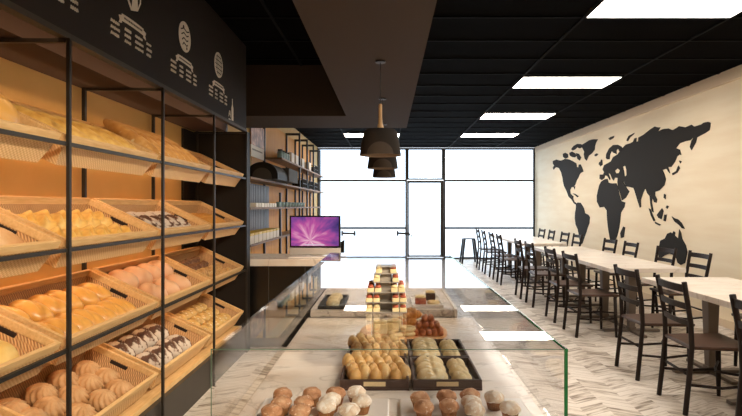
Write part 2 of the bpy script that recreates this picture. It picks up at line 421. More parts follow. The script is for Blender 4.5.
# ------------------------------------------------------------------ ceiling lights
def ceiling_light():
    e = empty('ceiling_light', (0, 0, ZC), 0, 'x', 'ceiling light')
    f = MB()
    for (x0, x1, y0, y1) in ((-.6, .6, -.3, -.285), (-.6, .6, .285, .3), (-.6, -.585, -.285, .285), (.585, .6, -.285, .285)): f.box(x0, x1, y0, y1, -.02, -.001)
    f.build('frame', M['black_grid'], e)
    MB().box(-.585, .585, -.285, .285, -.014, -.004).build('diffuser', M['panel'], e)
    return e
cl = Proto(ceiling_light())
rowY = [(-1.0, 'behind the viewer'), (1.45, 'above the near end of the dining tables')]
for (x, yc, lab) in [(2.2, 1.5, 'bright ceiling panel above the table end closest to the display case'),
                     (2.2, 3.92, 'largest bright ceiling panel in view above the dining tables'),
                     (2.2, 6.42, 'bright ceiling panel second largest above the dining tables'),
                     (2.2, 8.82, 'bright ceiling panel, second from the shopfront above the tables'),
                     (2.2, 11.2, 'bright ceiling panel closest to the shopfront above the tables'),
                     (-.35, 11.2, 'bright ceiling panel near the shopfront behind the pendant lamps'),
                     (2.2, -.95, 'ceiling panel behind the viewer above the dining side')]:
    cl.place(loc=(x, yc, ZC), label=lab, group='ceiling light panels')
# ------------------------------------------------------------------ pendants
def pendant():
    e = empty('pendant_lamp', (0, 0, 0), 0, 'x', 'pendant lamp')
    H = .181
    outer = [(.142, 0), (.139, .02), (.131, .08), (.121, .13), (.113, .16), (.100, .176), (.06, .181), (.022, .181)]
    s = MB().lathe(outer, 40); inner = [(r-.005, z-.004 if z > .1 else z) for r, z in outer]
    s.f.pop() ; s.m.pop(); s.f.pop(); s.m.pop()
    sh = s.build('lamp_shade', M['lamp_felt'], e, True)
    i = MB().lathe([(.1415, 0.0005)]+[(r-.006, z) for r, z in outer[1:-1]], 40); i.f.pop(); i.m.pop(); i.f.pop(); i.m.pop()
    i.build('shade_lining', M['lamp_in'], e, True)
    MB().lathe([(.026, .179), (.024, .19), (.015, .22), (.012, .26), (.012, .345), (.009, .352)], 20).build('neck', M['lamp_wood'], e, True)
    MB().tube([(0, 0, .35), (0, 0, ZS-1.744)], .003, 6).build('cord', M['black_metal'], e)
    MB().lathe([(.035, ZS-1.744-.012), (.035, ZS-1.744-.001)], 20).build('ceiling_cap', M['black_metal'], e)
    MB().lathe([(.001, .075), (.02, .082), (.027, .1), (.02, .125), (.012, .14), (.012, .178)], 16).build('bulb', M['bulb'], e, True)
    return e
pl = Proto(pendant())
for yc, lab in ((3.52, 'charcoal pendant lamp with wooden neck, closest of the row over the case'),
                (4.74, 'charcoal pendant lamp with wooden neck, middle of the row of three'),
                (6.22, 'charcoal pendant lamp with wooden neck, end of the row toward the window')):
    o = pl.place(loc=(-.052+.002*(yc-3.5), yc, 1.744), label=lab, group='pendant lamps over the display case')

# ------------------------------------------------------------------ world map
def wallpt(x, y, X): d = X*F/(x-CX); return d, HC+(CY-y)*d/F
def c(ox, oy, pts): return [(ox+x/6.933, oy+y/6.933) for x, y in pts]
c1 = lambda *p: c(548, 130, p); c2 = lambda *p: c(548, 180, p); c3 = lambda *p: c(595, 115, p); c4 = lambda *p: c(595, 165, p)
c5 = lambda *p: c(655, 110, p); c6 = lambda *p: c(635, 165, p); c7 = lambda *p: c(635, 215, p)
shapes = {
 'north_america': [c1((35,215),(60,205),(85,212),(100,210),(120,200),(150,205),(180,220),(198,232),(202,255),(212,262),(215,240),(228,238),(240,265),(247,288),(232,295),(222,305),(212,330),(200,350),(190,380),(180,392),(186,412))+c2((190,42),(180,48),(165,50),(155,70),(158,95),(170,108),(178,112),(176,128),(184,150),(198,160),(196,172),(180,160),(165,135),(145,115),(130,75),(112,38),(104,0))+c1((110,370),(102,330),(92,290),(78,265),(62,258),(50,262),(42,276),(35,262),(45,245),(36,235)),
   c1((105,165),(122,158),(140,168),(142,190),(122,198),(106,186)), c1((150,158),(168,150),(190,162),(200,178),(188,190),(170,188),(152,175)),
   c1((163,132),(180,110),(205,96),(232,98),(238,120),(222,128),(205,120),(190,135),(172,142)), c1((196,160),(215,165),(232,190),(222,212),(206,200)), c2((172,92),(190,96),(214,112),(206,120),(188,104))],
 'greenland': [c1((232,105),(255,92),(290,70),(318,64),(348,64),(336,84),(328,108),(326,135),(308,160),(285,178),(270,212),(257,200),(250,168),(254,150),(240,124)), c1((324,172),(338,162),(350,166),(340,180),(328,182))],
 'south_america': [c2((196,166),(208,156),(228,158),(248,190),(256,215),(258,230),(280,240),(292,256),(288,300),(276,330),(268,360),(256,390),(248,416),(240,440),(232,445),(222,420),(216,380),(208,340),(194,310),(188,265),(190,225),(196,195))],
 'africa': [c4((45,115),(68,100),(88,95),(96,122),(118,128),(150,126),(160,150),(172,205),(185,250),(212,260),(206,290),(182,330),(176,390),(168,440),(156,490),(140,530),(120,540),(108,525),(100,480),(92,430),(86,370),(84,315),(66,290),(36,295),(16,255),(15,215),(22,180),(32,140)), [(621.3,238),(620.6,233),(623.6,226.5),(625.4,227.5),(624,237)]],
 'eurasia': [c4((34,95),(35,66),(58,66),(66,50),(55,30))+c3((66,348),(112,322),(128,292),(160,272),(184,238),(215,206),(246,196),(266,186),(276,162),(290,158),(288,186),(302,182),(304,156),(340,136),(380,104),(416,80))+
    c5((20,120),(40,120),(22,150),(60,132),(95,128),(125,140),(150,126),(170,112),(215,120),(255,102),(275,115),(325,100),(340,88),(370,82),(388,88),(386,115),(380,140),(350,160),(312,180),(294,190),(286,225),(256,278),(245,255),(256,215),(276,184),(246,210),(215,216),(175,230),(148,265),(175,275),(184,312),(172,308),(156,322),(140,360),(115,395))+
    c6((232,14),(246,58),(232,44),(222,26),(192,34),(206,62),(216,100),(206,140),(172,176),(142,186),(142,212),(156,238),(152,262),(136,258),(122,226),(119,258),(132,328),(120,322),(109,268),(104,215),(88,196),(74,160),(58,195),(42,240),(44,290),(36,296),(14,226),(2,186))+
    c4((270,160),(240,152),(218,148),(204,116),(198,118),(222,160),(240,184),(216,226),(190,246),(180,210),(162,150),(158,118),(160,90),(140,88),(132,108),(122,96),(108,62),(96,58),(110,98),(104,104),(88,76),(72,72),(66,92),(50,104)),
    c4((140,40),(160,22),(176,38),(168,56),(148,58)), c4((196,12),(212,4),(220,30),(222,70),(208,82),(204,48))],
 'scandinavia': [c3((78,298),(80,272),(100,232),(128,208),(160,206),(186,220),(196,240),(172,252),(162,232),(150,246),(152,270),(130,262),(118,250),(106,276),(104,306),(88,308))],
 'britain': [c3((34,345),(44,308),(52,312),(54,345),(40,356)), c3((30,330),(36,325),(34,345),(28,345))],
 'arctic_islet': [c3((95,162),(112,152),(136,144),(130,160),(106,174))],
 'arctic_island': [c3((220,176),(236,145),(276,124),(272,132),(246,154),(230,182))],
 'japan': [c6((305,4),(314,22),(296,52),(264,70),(260,58),(288,42),(298,16))],
 'indonesia': [c6((98,300),(110,306),(126,348),(142,384),(132,390),(114,352)), c6((140,394),(182,414),(172,420),(144,406)), c6((154,346),(172,322),(190,300),(200,318),(186,376),(165,366)), c6((206,344),(222,344),(214,390),(200,386)), c6((204,200),(216,206),(214,238),(202,226)), c6((224,280),(236,286),(228,304),(216,294)), c5((170,350),(186,356),(178,370))],
 'new_guinea': [c7((258,10),(276,22),(300,30),(326,55),(348,96),(330,92),(305,66),(276,44))],
 'australia': [c7((210,163),(226,130),(250,120),(262,128),(270,112),(282,122),(278,142),(302,164),(310,100),(322,125),(330,165),(355,210),(366,256),(350,332),(320,346),(298,330),(284,286),(262,274),(240,268),(210,278),(186,296),(166,300),(166,260),(170,220),(178,178))],
}
wm = empty('world_map_art', (XR, 8.5, 1.4), 0, 'large charcoal world map silhouette mounted on the cream wall', 'wall map')
for nm, polys in shapes.items():
    cu = bpy.data.curves.new(nm, 'CURVE'); cu.dimensions = '2D'; cu.fill_mode = 'BOTH'; cu.extrude = .004
    for poly in polys:
        sp = cu.splines.new('POLY'); sp.points.add(len(poly)-1); sp.use_cyclic_u = True
        for i, (x, y) in enumerate(poly):
            dd, zz = wallpt(x, y, XR); sp.points[i].co = (dd-8.5, zz-1.4, 0, 1)
    tmp = bpy.data.objects.new('tmp', cu); COL.objects.link(tmp)
    dg = bpy.context.evaluated_depsgraph_get(); me = bpy.data.meshes.new_from_object(tmp.evaluated_get(dg)); bpy.data.objects.remove(tmp)
    # curve x -> room y, curve y -> room z
    for v in me.vertices: v.co = Vector((-.005+v.co.z, v.co.x, v.co.y))
    me.materials.clear(); me.materials.append(M['map'])
    o = bpy.data.objects.new(nm, me); COL.objects.link(o); o.parent = wm
    b_ = bmesh.new(); b_.from_mesh(me); bmesh.ops.recalc_face_normals(b_, faces=b_.faces); b_.to_mesh(me); b_.free()

# ------------------------------------------------------------------ menu fascia above the racks
XF = -1.36
mb = empty('menu_board', (XF, 2.0, 2.11), 0, 'long charcoal menu fascia with white drawings and price lists above the bread rack', 'menu board')
def mchild(m, name, mats, par=mb, smooth=False, off=(XF, 2.0, 2.11)):
    o = m.build(name, mats, None, smooth)
    o.data.transform(Matrix.Translation((-off[0], -off[1], -off[2]))); o.parent = par; return o
mchild(MB().box(XF-.03, XF, Y0+.02, 4.95, 2.135, ZC-.02), 'board_face', M['board'])
mchild(MB().box(XF-.035, XF+.006, Y0+.02, 4.95, 2.11, 2.135), 'lower_edge', M['board_edge'])
mchild(MB().box(XL+.002, -1.55, Y0+.02, 4.94, 2.113, 2.20).box(-1.55, XF-.035, Y0+.02, 4.94, 2.20, 2.23), 'underside', plain('brown_underside', '#3C271B', .85))
def flat_poly(m, pts, x0=XF, th=.003):                 # polygon in (y, z) on the board, with thickness
    n = len(pts)
    m.add([(x0, p[0], p[1]) for p in pts]+[(x0+th, p[0], p[1]) for p in pts], [tuple(range(n))[::-1], tuple(range(n, 2*n))]+[(i, (i+1) % n, n+(i+1) % n, n+i) for i in range(n)])
def disc(m, cy, cz, r, x0=XF, th=.003, n=28, sy=1, sz=1, a0=0, a1=2*PI):
    flat_poly(m, [(cy+r*sy*math.cos(a0+(a1-a0)*k/n), cz+r*sz*math.sin(a0+(a1-a0)*k/n)) for k in range(n)], x0, th)
def stroke(m, pts, w, x0=XF, th=.003):
    for (p, q) in zip(pts, pts[1:]):
        dx, dz = q[0]-p[0], q[1]-p[1]; L = math.hypot(dx, dz) or 1; nx, nz = -dz/L*w/2, dx/L*w/2
        flat_poly(m, [(p[0]+nx, p[1]+nz), (p[0]-nx, p[1]-nz), (q[0]-nx, q[1]-nz), (q[0]+nx, q[1]+nz)], x0, th)
rnd = random.Random(3)
for bi, by in enumerate((2.055, 2.75, 3.45, 4.14)):
    bn = MB(); z = 2.365
    flat_poly(bn, [(by-.115, z+.018), (by-.06, z+.021), (by, z+.022), (by+.06, z+.021), (by+.115, z+.018), (by+.115, z-.018), (by+.06, z-.015), (by, z-.014), (by-.06, z-.015), (by-.115, z-.018)])
    flat_poly(bn, [(by-.145, z+.002), (by-.117, z+.01), (by-.117, z-.03), (by-.145, z-.036), (by-.135, z-.017)])
    flat_poly(bn, [(by+.117, z+.01), (by+.145, z+.002), (by+.135, z-.017), (by+.145, z-.036), (by+.117, z-.03)])
    b1 = mchild(bn, 'banner', M['chalk'])
    bt = MB()
    yy = by-.095
    while yy < by+.09:
        w = rnd.uniform(.008, .016); zz = z+.002
        flat_poly(bt, [(yy, zz-.005), (yy+w, zz-.005), (yy+w, zz+.005), (yy, zz+.005)], XF+.003, .001); yy += w+.005
    mchild(bt, 'banner_lettering', M['board_edge'])
    for (a_, b_) in ((-.22, -.135), (-.085, -.02), (.025, .115), (.155, .215)):
        tx = MB()
        for r in range(3):
            zz = 2.316-.0305*r; yy = by+a_
            e_ = by+b_-rnd.uniform(0, .012)
            while yy < e_:
                w = min(rnd.uniform(.007, .016), e_-yy); h = rnd.choice((.006, .008, .008))
                stroke(tx, [(yy, zz-h), (yy+w*.5, zz+h*.9), (yy+w, zz-h*.7)], .0055); yy += w+.003
        mchild(tx, 'price_column', M['chalk'])
    ic = MB(); dk = MB(); iz = 2.53
    if bi == 0:
        disc(ic, by, iz, .1); disc(dk, by, iz, .085, XF+.003, .001); 
    elif bi == 1:      # slice of toast
        flat_poly(ic, [(by-.09, iz-.02), (by-.02, iz-.095), (by+.05, iz-.075), (by+.085, iz-.02), (by+.085, iz+.06), (by+.05, iz+.1), (by-.03, iz+.1), (by-.09, iz+.06)])
        flat_poly(dk, [(by-.075, iz-.015), (by-.02, iz-.075), (by-.005, iz+.01), (by-.02, iz+.075), (by-.075, iz+.05)], XF+.003, .001)
        flat_poly(dk, [(by+.05, iz-.055), (by+.07, iz-.02), (by+.07, iz+.05), (by+.045, iz+.03)], XF+.003, .001)
    elif bi == 2:      # filled bun on a disc
        disc(ic, by, iz, .1)
        for k, zz in enumerate((.045, .015, -.018, -.05)): stroke(dk, [(by-.07+.01*k, iz+zz-.012), (by-.02, iz+zz+.008), (by+.03, iz+zz-.004), (by+.07-.008*k, iz+zz+.01)], .008, XF+.003, .001)
        disc(dk, by-.025, iz+.06, .012, XF+.003, .001, 12); disc(dk, by+.03, iz-.07, .01, XF+.003, .001, 12)
    else:              # lattice pie
        disc(ic, by, iz, .1)
        for k in (-2, -1, 0, 1, 2):
            L = math.sqrt(max(0, .085**2-(k*.032)**2))
            stroke(dk, [(by+k*.032, iz-L), (by+k*.032, iz+L)], .006, XF+.003, .001); stroke(dk, [(by-L, iz+k*.032), (by+L, iz+k*.032)], .006, XF+.003, .001)
    mchild(ic, 'icon', M['chalk']); mchild(dk, 'icon_linework', M['board'])
bt = MB(); by, bz = 4.46, 2.235
flat_poly(bt, [(by+.02, bz-.09), (by+.07, bz-.09), (by+.07, bz+.02), (by+.052, bz+.05), (by+.052, bz+.1), (by+.038, bz+.1), (by+.038, bz+.05), (by+.02, bz+.02)])
stroke(bt, [(by-.06, bz-.09), (by-.01, bz-.09)], .01); stroke(bt, [(by-.06, bz-.07), (by-.04, bz-.02), (by-.02, bz-.02), (by-.005, bz-.07)], .008); stroke(bt, [(by-.05, bz-.04), (by-.02, bz-.05)], .008)
mchild(bt, 'bottle_drawing', M['chalk'])

# ------------------------------------------------------------------ bread rack
POST = [1.272, 2.187, 3.10, 4.013, 4.93]
RIMZ = [1.705, 1.255, .83, .405]                       # height of the front rim of each row
TH = math.radians(25.3)
RX = -1.372                                           # front rim x
rack = empty('bread_rack', (-1.6, 3.1, 0), 0, 'tall dark metal bread rack holding four tiers of tilted baskets', 'bread rack')
def rpart(m, name, mat, **k): 
    o = m.build(name, mat, None, **k); o.data.transform(Matrix.Translation((1.6, -3.1, 0))); o.parent = rack; return o
for yp in POST:
    rpart(MB().box(-1.360, -1.345, yp-.0075, yp+.0075, 0, 2.11), 'front_post', M['frame_metal'])
    rpart(MB().box(-1.835, -1.815, yp-.01, yp+.01, .27, 2.11), 'rear_post', M['black_metal'])
    rpart(MB().box(-1.815, -1.362, yp-.008, yp+.008, 2.092, 2.109), 'top_bar', M['black_metal'])
for rz in RIMZ[:3]:
    rpart(MB().box(-1.368, -1.352, POST[0], POST[-1], rz-.05, rz-.034), 'rail', M['frame_metal'])
for rz in RIMZ:                                        # rear support rail under the baskets
    zz = rz-.15+.42*math.tan(TH)-.03
    rpart(MB().box(-1.80, -1.78, POST[0], POST[-1], zz-.02, zz), 'rear_rail', M['pale_wood'])
rpart(MB().box(XL+.005, -1.367, POST[0]-.6, 4.93, 0, .225), 'plinth', M['charcoal'])
rpart(MB().box(XL+.005, -1.398, POST[0]-.6, 4.93, .226, .255), 'bottom_shelf', M['pale_wood'])
rpart(MB().box(XL+.005, -1.345, 4.942, 5.03, 0, 2.11), 'end_panel', M['dark_panel'])
rpart(MB().box(XL+.002, XL+.02, 4.64, 4.94, .26, 2.10), 'rear_panel', M['dark_panel'])
# unseen LED strip, hidden behind the fascia to brighten the rack
led = MB().box(-1.41, -1.397, 0.9, 4.85, 2.172, 2.184); mchild(led, 'light_strip', M['led'])
for rz in RIMZ[:3]:                                    # added unseen strips that brighten the wall behind each tier
    zz = rz+.454*math.sin(TH)-.15
    rpart(MB().box(-1.845, -1.825, 1.0, 4.60, zz-.008, zz), 'light_strip', M['tier_fill'])

def basket():
    e = empty('bread_basket', (0, 0, 0), 0, 'x', 'basket')
    L, W, H, ins, t = .865, .454, .145, .032, .008
    # local: x runs down the slope to the front rim (x=0 there, back rim at -W), z is the tilted normal, z=0 at the rim
    def ring(x0, x1, y0, y1, z): return [(x0, y0, z), (x1, y0, z), (x1, y1, z), (x0, y1, z)]
    ot = ring(-W, 0, -L/2, L/2, -.03); ob = ring(-W+ins, -.014, -L/2+ins, L/2-ins, -H)
    it = ring(-W+t, -t, -L/2+t, L/2-t, -.03); ib = ring(-W+ins+t, -.014-t, -L/2+ins+t, L/2-ins-t, -H+t)
    m = MB()
    m.add(ot+ob, [(0,4,5,1), (1,5,6,2), (2,6,7,3), (3,7,4,0), (4,7,6,5)], 0)
    m.add(it+ib, [(0,1,5,4), (1,2,6,5), (2,3,7,6), (3,0,4,7), (4,5,6,7)], 1)
    me = bpy.data.meshes.new('body'); me.from_pydata(m.v, [], m.f)
    me.materials.append(M['weave_out']); me.materials.append(M['weave_in'])
    for i, p in enumerate(me.polygons): p.material_index = m.m[i]
    o = bpy.data.objects.new('body', me); COL.objects.link(o); o.parent = e
    r = MB(); w = .014
    for (x0, x1, y0, y1) in ((-w, .004, -L/2-.004, L/2+.004), (-W-.004, -W+w, -L/2-.004, L/2+.004), (-W+w, -w, -L/2-.004, -L/2+w), (-W+w, -w, L/2-w, L/2+.004)):
        r.box(x0, x1, y0, y1, -.036, 0)
    r.build('rim', M['pale_wood'], e, bevel=.003)
    for sgn in (-1, 1):
        yy = sgn*(L/2-.006); s = MB()
        y0, y1 = sorted((yy-sgn*.011, yy+sgn*.004))
        s.box(-W/2-.055, -W/2+.055, y0-.0, y1, -.064, -.040)
        s.build('grip_slot', M['slot'], e, bevel=.004)
    return e
bk = Proto(basket())
def bmat(row, bay):
    yc = (POST[bay]+POST[bay+1])/2
    return Matrix.Translation((RX, yc, RIMZ[row])) @ Matrix.Rotation(TH, 4, 'Y')
ROWN = ['top tier', 'second tier', 'third tier', 'bottom tier']
CONT = {(0,0): 'holding round golden loaves', (0,1): 'holding yellow flat loaves', (0,2): 'holding long baguettes', (0,3): 'standing empty',
        (1,0): 'holding floury flat loaves', (1,1): 'holding yellow twisted loaves', (1,2): 'holding dark floured loaves', (1,3): 'holding golden bread sticks',
        (2,0): 'holding pale yellow round loaves', (2,1): 'holding glossy golden buns', (2,2): 'holding peach oval loaves', (2,3): 'holding nut cookies',
        (3,0): 'beside the ridged shell rolls', (3,1): 'holding ridged shell rolls', (3,2): 'holding dark floured loaves', (3,3): 'holding small yellow rolls'}
for row in range(4):
    for bay in range(4):
        if (row, bay) == (3, 0): pass
        bk.place(mat=bmat(row, bay), label='pale woven basket on the %s of the rack, %s' % (ROWN[row], CONT[(row, bay)]), group='bread baskets on the rack')
FLOOR = -.137
def inb(row, bay, x, y, z=0, spin=0, tilt=0):
    """matrix of a bread: x down-slope from the back rim (0..0.45), y along the basket from its middle, z above the basket floor"""
    return bmat(row, bay) @ Matrix.Translation((x-.454, y, FLOOR+z+.001)) @ Matrix.Rotation(spin, 4, 'Z') @ Matrix.Rotation(tilt, 4, 'Y')

def nz3(p, s, a, seed=0): return a*noise.noise(Vector((p.x*s+seed, p.y*s+seed*1.7, p.z*s)))
def bread(name, mesh, label, cat='bread'):
    o = bpy.data.objects.new(name, mesh); COL.objects.link(o); tag(o, label, cat); return o
def mk_loaf(name, lx, ly, lz, mat, amp=.006, s=14, seed=0, sq=2.0, slash=0, depth=.006, diag=.6, twist=0, flat=.35, nu=40, nv=22):
    def fn(p, t, ph):
        q = p.copy()
        if twist:
            q.z += depth*math.sin((p.x/lx*twist + p.y/ly*1.0)*2*PI)*max(0, math.sin(ph)); q.y += .3*depth*math.sin(p.x/lx*twist*2*PI)
        if slash and ph > .1:
            u = (p.x + diag*p.y)/lx*slash
            q.z -= depth*max(0, math.cos(u*2*PI))**6*min(1, (ph-.1)*2)
        n = nz3(p, s, amp, seed); d_ = Vector((p.x, p.y, p.z-lz*.3)); 
        if d_.length > 1e-5 and p.z > .002: q += d_.normalized()*n
        return q
    return MB().blob(lx, ly, lz, fn, nu, nv, flat=flat, sq=sq).mesh(name, mat, True)
def mk_shell(name, r, h, n, mat, amp=.11):
    def wob(t, z): return 1 + .07 - amp*2.2*(1-abs(math.cos(n*(t+1.2*z/h)/2)))**1.5
    prof = [(.01, 0), (r*.75, 0), (r*.95, h*.16), (r, h*.36), (r*.92, h*.58), (r*.72, h*.78), (r*.42, h*.93), (r*.16, h*.99), (.0005, h*.95)]
    m = MB(); pr = []
    for (p, q) in zip(prof, prof[1:]):
        for k in range(4): pr.append((p[0]+(q[0]-p[0])*k/3, p[1]+(q[1]-p[1])*k/3))
    pr.append(prof[-1])
    return m.lathe(pr, 96, wob=wob).mesh(name, mat, True)

rb = random.Random(11)
def scatter(row, bay, name, meshes, desc, grid, group, cat='bread', z=0.0, js=.05, jp=.006, base_spin=0, where='its basket', tilt=0):
    """grid: list of (rowname, x, [y...]); y grows toward the window"""
    protos = [Proto(bread(name, me, 'x', cat)) for me in meshes]
    k = 0
    for (rn, x, ys) in grid:
        n = len(ys)
        for i, yy in enumerate(ys):
            place = ORD[n-i]+' from the window end' if n > 1 else ''
            rtxt = (', %s row of %s' % (rn, where)) if rn else (', in %s' % where)
            lab = '%s%s%s' % (desc, (', '+place) if place else '', rtxt)
            zz = z if not isinstance(z, dict) else z.get(rn, 0)
            protos[k % len(protos)].place(mat=inb(row, bay, x+rb.uniform(-jp, jp), yy+rb.uniform(-jp, jp), zz, base_spin+rb.uniform(-js, js), tilt), label=lab, group=group); k += 1
    for p in protos:
        if not p.used: bpy.data.objects.remove(p.o)
def lin_sp(a, b, n): return [a+(b-a)*i/(n-1) for i in range(n)] if n > 1 else [(a+b)/2]
# top tier
scatter(0, 0, 'round_loaf', [mk_loaf('round_loaf', .27, .27, .17, M['golden'], .005, 9, 2, slash=0)], 'large round golden loaf', [('', .25, [-.17, .25])], 'round loaves on the top tier', where='the top basket', z=.03)
scatter(0, 1, 'flat_loaf', [mk_loaf('flat_loaf', .36, .12, .085, M['yellow_bread'], .006, 12, k, slash=4, sq=2.6) for k in (1, 2)], 'yellow flat loaf', [('', .24, lin_sp(-.31, .31, 5))], 'yellow flat loaves on the top tier', where='the top basket', z=.065, tilt=.06)
scatter(0, 2, 'baguette', [mk_loaf('baguette', .46, .095, .09, M['baguette'], .004, 12, k, slash=5, depth=.008) for k in (3, 4)], 'long floured baguette', [('', .205, lin_sp(-.31, .31, 6))], 'baguettes on the top tier', where='the top basket', z=.098, base_spin=.06, tilt=.17)
# second tier
scatter(1, 0, 'flat_loaf', [mk_loaf('flat_loaf', .30, .25, .125, M['ciabatta'], .008, 8, k, sq=4) for k in (5, 6)], 'thick floury square loaf', [('', .26, [-.03, .27])], 'floury loaves on the second tier', where='the second-tier basket')
scatter(1, 1, 'twisted_loaf', [mk_loaf('twisted_loaf', .19, .115, .075, M['yellow_bread'], .006, 20, k, twist=3, depth=.012) for k in (7, 8)], 'yellow twisted loaf', [('back', .15, lin_sp(-.32, .32, 6)), ('front', .32, lin_sp(-.32, .32, 6))], 'yellow twisted loaves', z={'back': .03, 'front': .02}, base_spin=.35)
scatter(1, 2, 'floured_loaf', [mk_loaf('floured_loaf', .31, .115, .095, M['floured'], .011, 16, k, slash=4, depth=.006) for k in (9, 10)], 'dark loaf with white flour', [('', .245, lin_sp(-.29, .25, 5))], 'floured loaves on the second tier', base_spin=.3, where='the second-tier basket', z=.025)
scatter(1, 3, 'bread_stick', [mk_loaf('bread_stick', .29, .062, .055, M['stick'], .004, 20, k, slash=6, depth=.005) for k in (11, 12)], 'golden bread stick', [('', .25, lin_sp(-.3, .32, 10))], 'golden bread sticks', z=.03, where='its basket')
# third tier
scatter(2, 0, 'round_loaf', [mk_loaf('round_loaf', .19, .19, .12, M['pale_yellow'], .006, 10, 13)], 'pale yellow round loaf', [('back', .13, [-.25, -.02, .22]), ('front', .33, [-.15, .07, .26])], 'pale yellow round loaves')
scatter(2, 1, 'golden_bun', [mk_loaf('golden_bun', .205, .125, .085, M['golden'], .003, 9, k, slash=2, depth=.007, diag=1.3) for k in (14, 15)], 'glossy golden bun', [('back', .135, lin_sp(-.34, .33, 6)), ('front', .305, lin_sp(-.325, .325, 7))], 'glossy golden buns', z={'back': .025, 'front': .012}, base_spin=.22)
scatter(2, 2, 'oval_loaf', [mk_loaf('oval_loaf', .205, .145, .125, M['peach'], .003, 8, k, slash=1, depth=.006, diag=.3) for k in (16, 17)], 'peach oval loaf', [('back', .13, lin_sp(-.27, .25, 4)), ('front', .31, lin_sp(-.2, .2, 3))], 'peach oval loaves', z={'back': .03, 'front': .01}, base_spin=.25)
scatter(2, 3, 'nut_cookie', [mk_loaf('nut_cookie', .085, .085, .06, M['nut'], .012, 40, k) for k in (18, 19)], 'dark nut cookie', [('topmost', .09, lin_sp(-.34, .2, 7)), ('second', .175, lin_sp(-.34, .2, 7))], 'dark nut cookies', cat='cookie', z=.02)
scatter(2, 3, 'nut_cookie', [mk_loaf('nut_cookie', .085, .085, .06, M['pale_nut'], .012, 40, k) for k in (20, 21)], 'pale nut cookie', [('third', .265, lin_sp(-.34, .34, 8)), ('front', .36, lin_sp(-.34, .34, 8))], 'pale nut cookies', cat='cookie', z=.02)
# bottom tier
scatter(3, 1, 'shell_roll', [mk_shell('shell_roll', .078, .085, 11, M['shell']), mk_shell('shell_roll', .074, .09, 12, M['shell'])], 'ridged brown shell roll', [('back', .115, lin_sp(-.29, .28, 4)), ('middle', .225, lin_sp(-.31, .31, 5)), ('front', .34, lin_sp(-.30, .26, 4))], 'ridged shell rolls', js=1.2, jp=.012, z=.012)
scatter(3, 2, 'floured_loaf', [mk_loaf('floured_loaf', .2, .14, .11, M['floured'], .008, 14, k, slash=4, depth=.01) for k in (22, 23)], 'dark loaf with white flour', [('back', .13, lin_sp(-.3, .2, 4)), ('front', .31, lin_sp(-.26, .2, 4))], 'floured loaves on the bottom tier', base_spin=.35, where='the bottom-tier basket', z=.012)
scatter(3, 3, 'small_roll', [mk_loaf('small_roll', .13, .085, .065, M['roll'], .005, 20, k, slash=4, depth=.006) for k in (24, 25)], 'small yellow roll', [('back', .105, lin_sp(-.31, .29, 6)), ('middle', .22, lin_sp(-.31, .31, 6)), ('front', .335, lin_sp(-.31, .31, 6))], 'small yellow rolls', base_spin=.5, z=.015)

# ------------------------------------------------------------------ display counter and glass case
ZK = HC-.59                                            # counter top
dc = empty('display_counter', (.015, 2.4, 0), 0, 'marble-topped display counter with a raised rear ledge under the glass case', 'counter')
def dpart(m, name, mat, **k):
    o = m.build(name, mat, None, **k); o.data.transform(Matrix.Translation((-.015, -2.4, 0))); o.parent = dc; return o
dpart(MB().box(-.39, .415, 1.1, 2.72, 0, ZK-.04), 'cabinet_body', M['charcoal'])
dpart(MB().box(-.425, .443, 1.08, 2.735, ZK-.04, ZK), 'worktop', M['marble'], bevel=.003)
dpart(MB().box(-.39, .34, 2.74, 3.72, 0, ZK), 'rear_cabinet', M['charcoal'])
dpart(MB().box(-.412, .352, 2.737, 3.74, ZK+.001, ZK+.04), 'raised_ledge', M['ledge_marble'], bevel=.003)
dpart(MB().box(.352, .366, 2.72, 3.74, ZK-.02, ZK+.046), 'ledge_strip', M['white_strip'])
ZG = HC-.34
GX0, GX1, GY0, GY1 = -.42, .423, 1.227, 3.76
gc = empty('glass_case', (0, GY0, ZK), 0, 'clear glass display cover with green edges over the pastry counter', 'glass case')
def gpart(m, name, mat, **k):
    o = m.build(name, mat, None, **k); o.data.transform(Matrix.Translation((0, -GY0, -ZK))); o.parent = gc; return o
gt = .006
gpart(MB().box(GX0, GX1, GY0, GY1, ZG-gt, ZG), 'top_pane', M['glass'])
gpart(MB().box(GX0, GX1, GY0, GY0+gt, ZK+.001, ZG-gt-.0005), 'front_pane', M['glass'])
gpart(MB().box(GX1-gt, GX1, GY0+gt+.0005, GY1, ZK+.045, ZG-gt-.0005), 'side_pane', M['glass'])
gpart(MB().box(GX0, GX0+gt, GY0+gt+.0005, GY1, ZK+.045, ZG-gt-.0005), 'side_pane', M['glass'])
e = .0028
gpart(MB().box(GX1, GX1+e*1.6, GY0-e, GY1, ZG-gt, ZG+.0005), 'green_edge', M['green_edge'])
gpart(MB().box(GX1-.004, GX1+e*1.2, GY0-.004, GY0+.001, ZK+.001, ZG), 'green_corner', M['green_edge'])
gpart(MB().box(GX0, GX1, GY0-.0012, GY0, ZG-.002, ZG), 'front_edge', M['glass_line'])
gpart(MB().box(GX0-.0012, GX0, GY0-.0012, GY0+.003, ZK+.001, ZG), 'corner_edge', M['glass_line'])

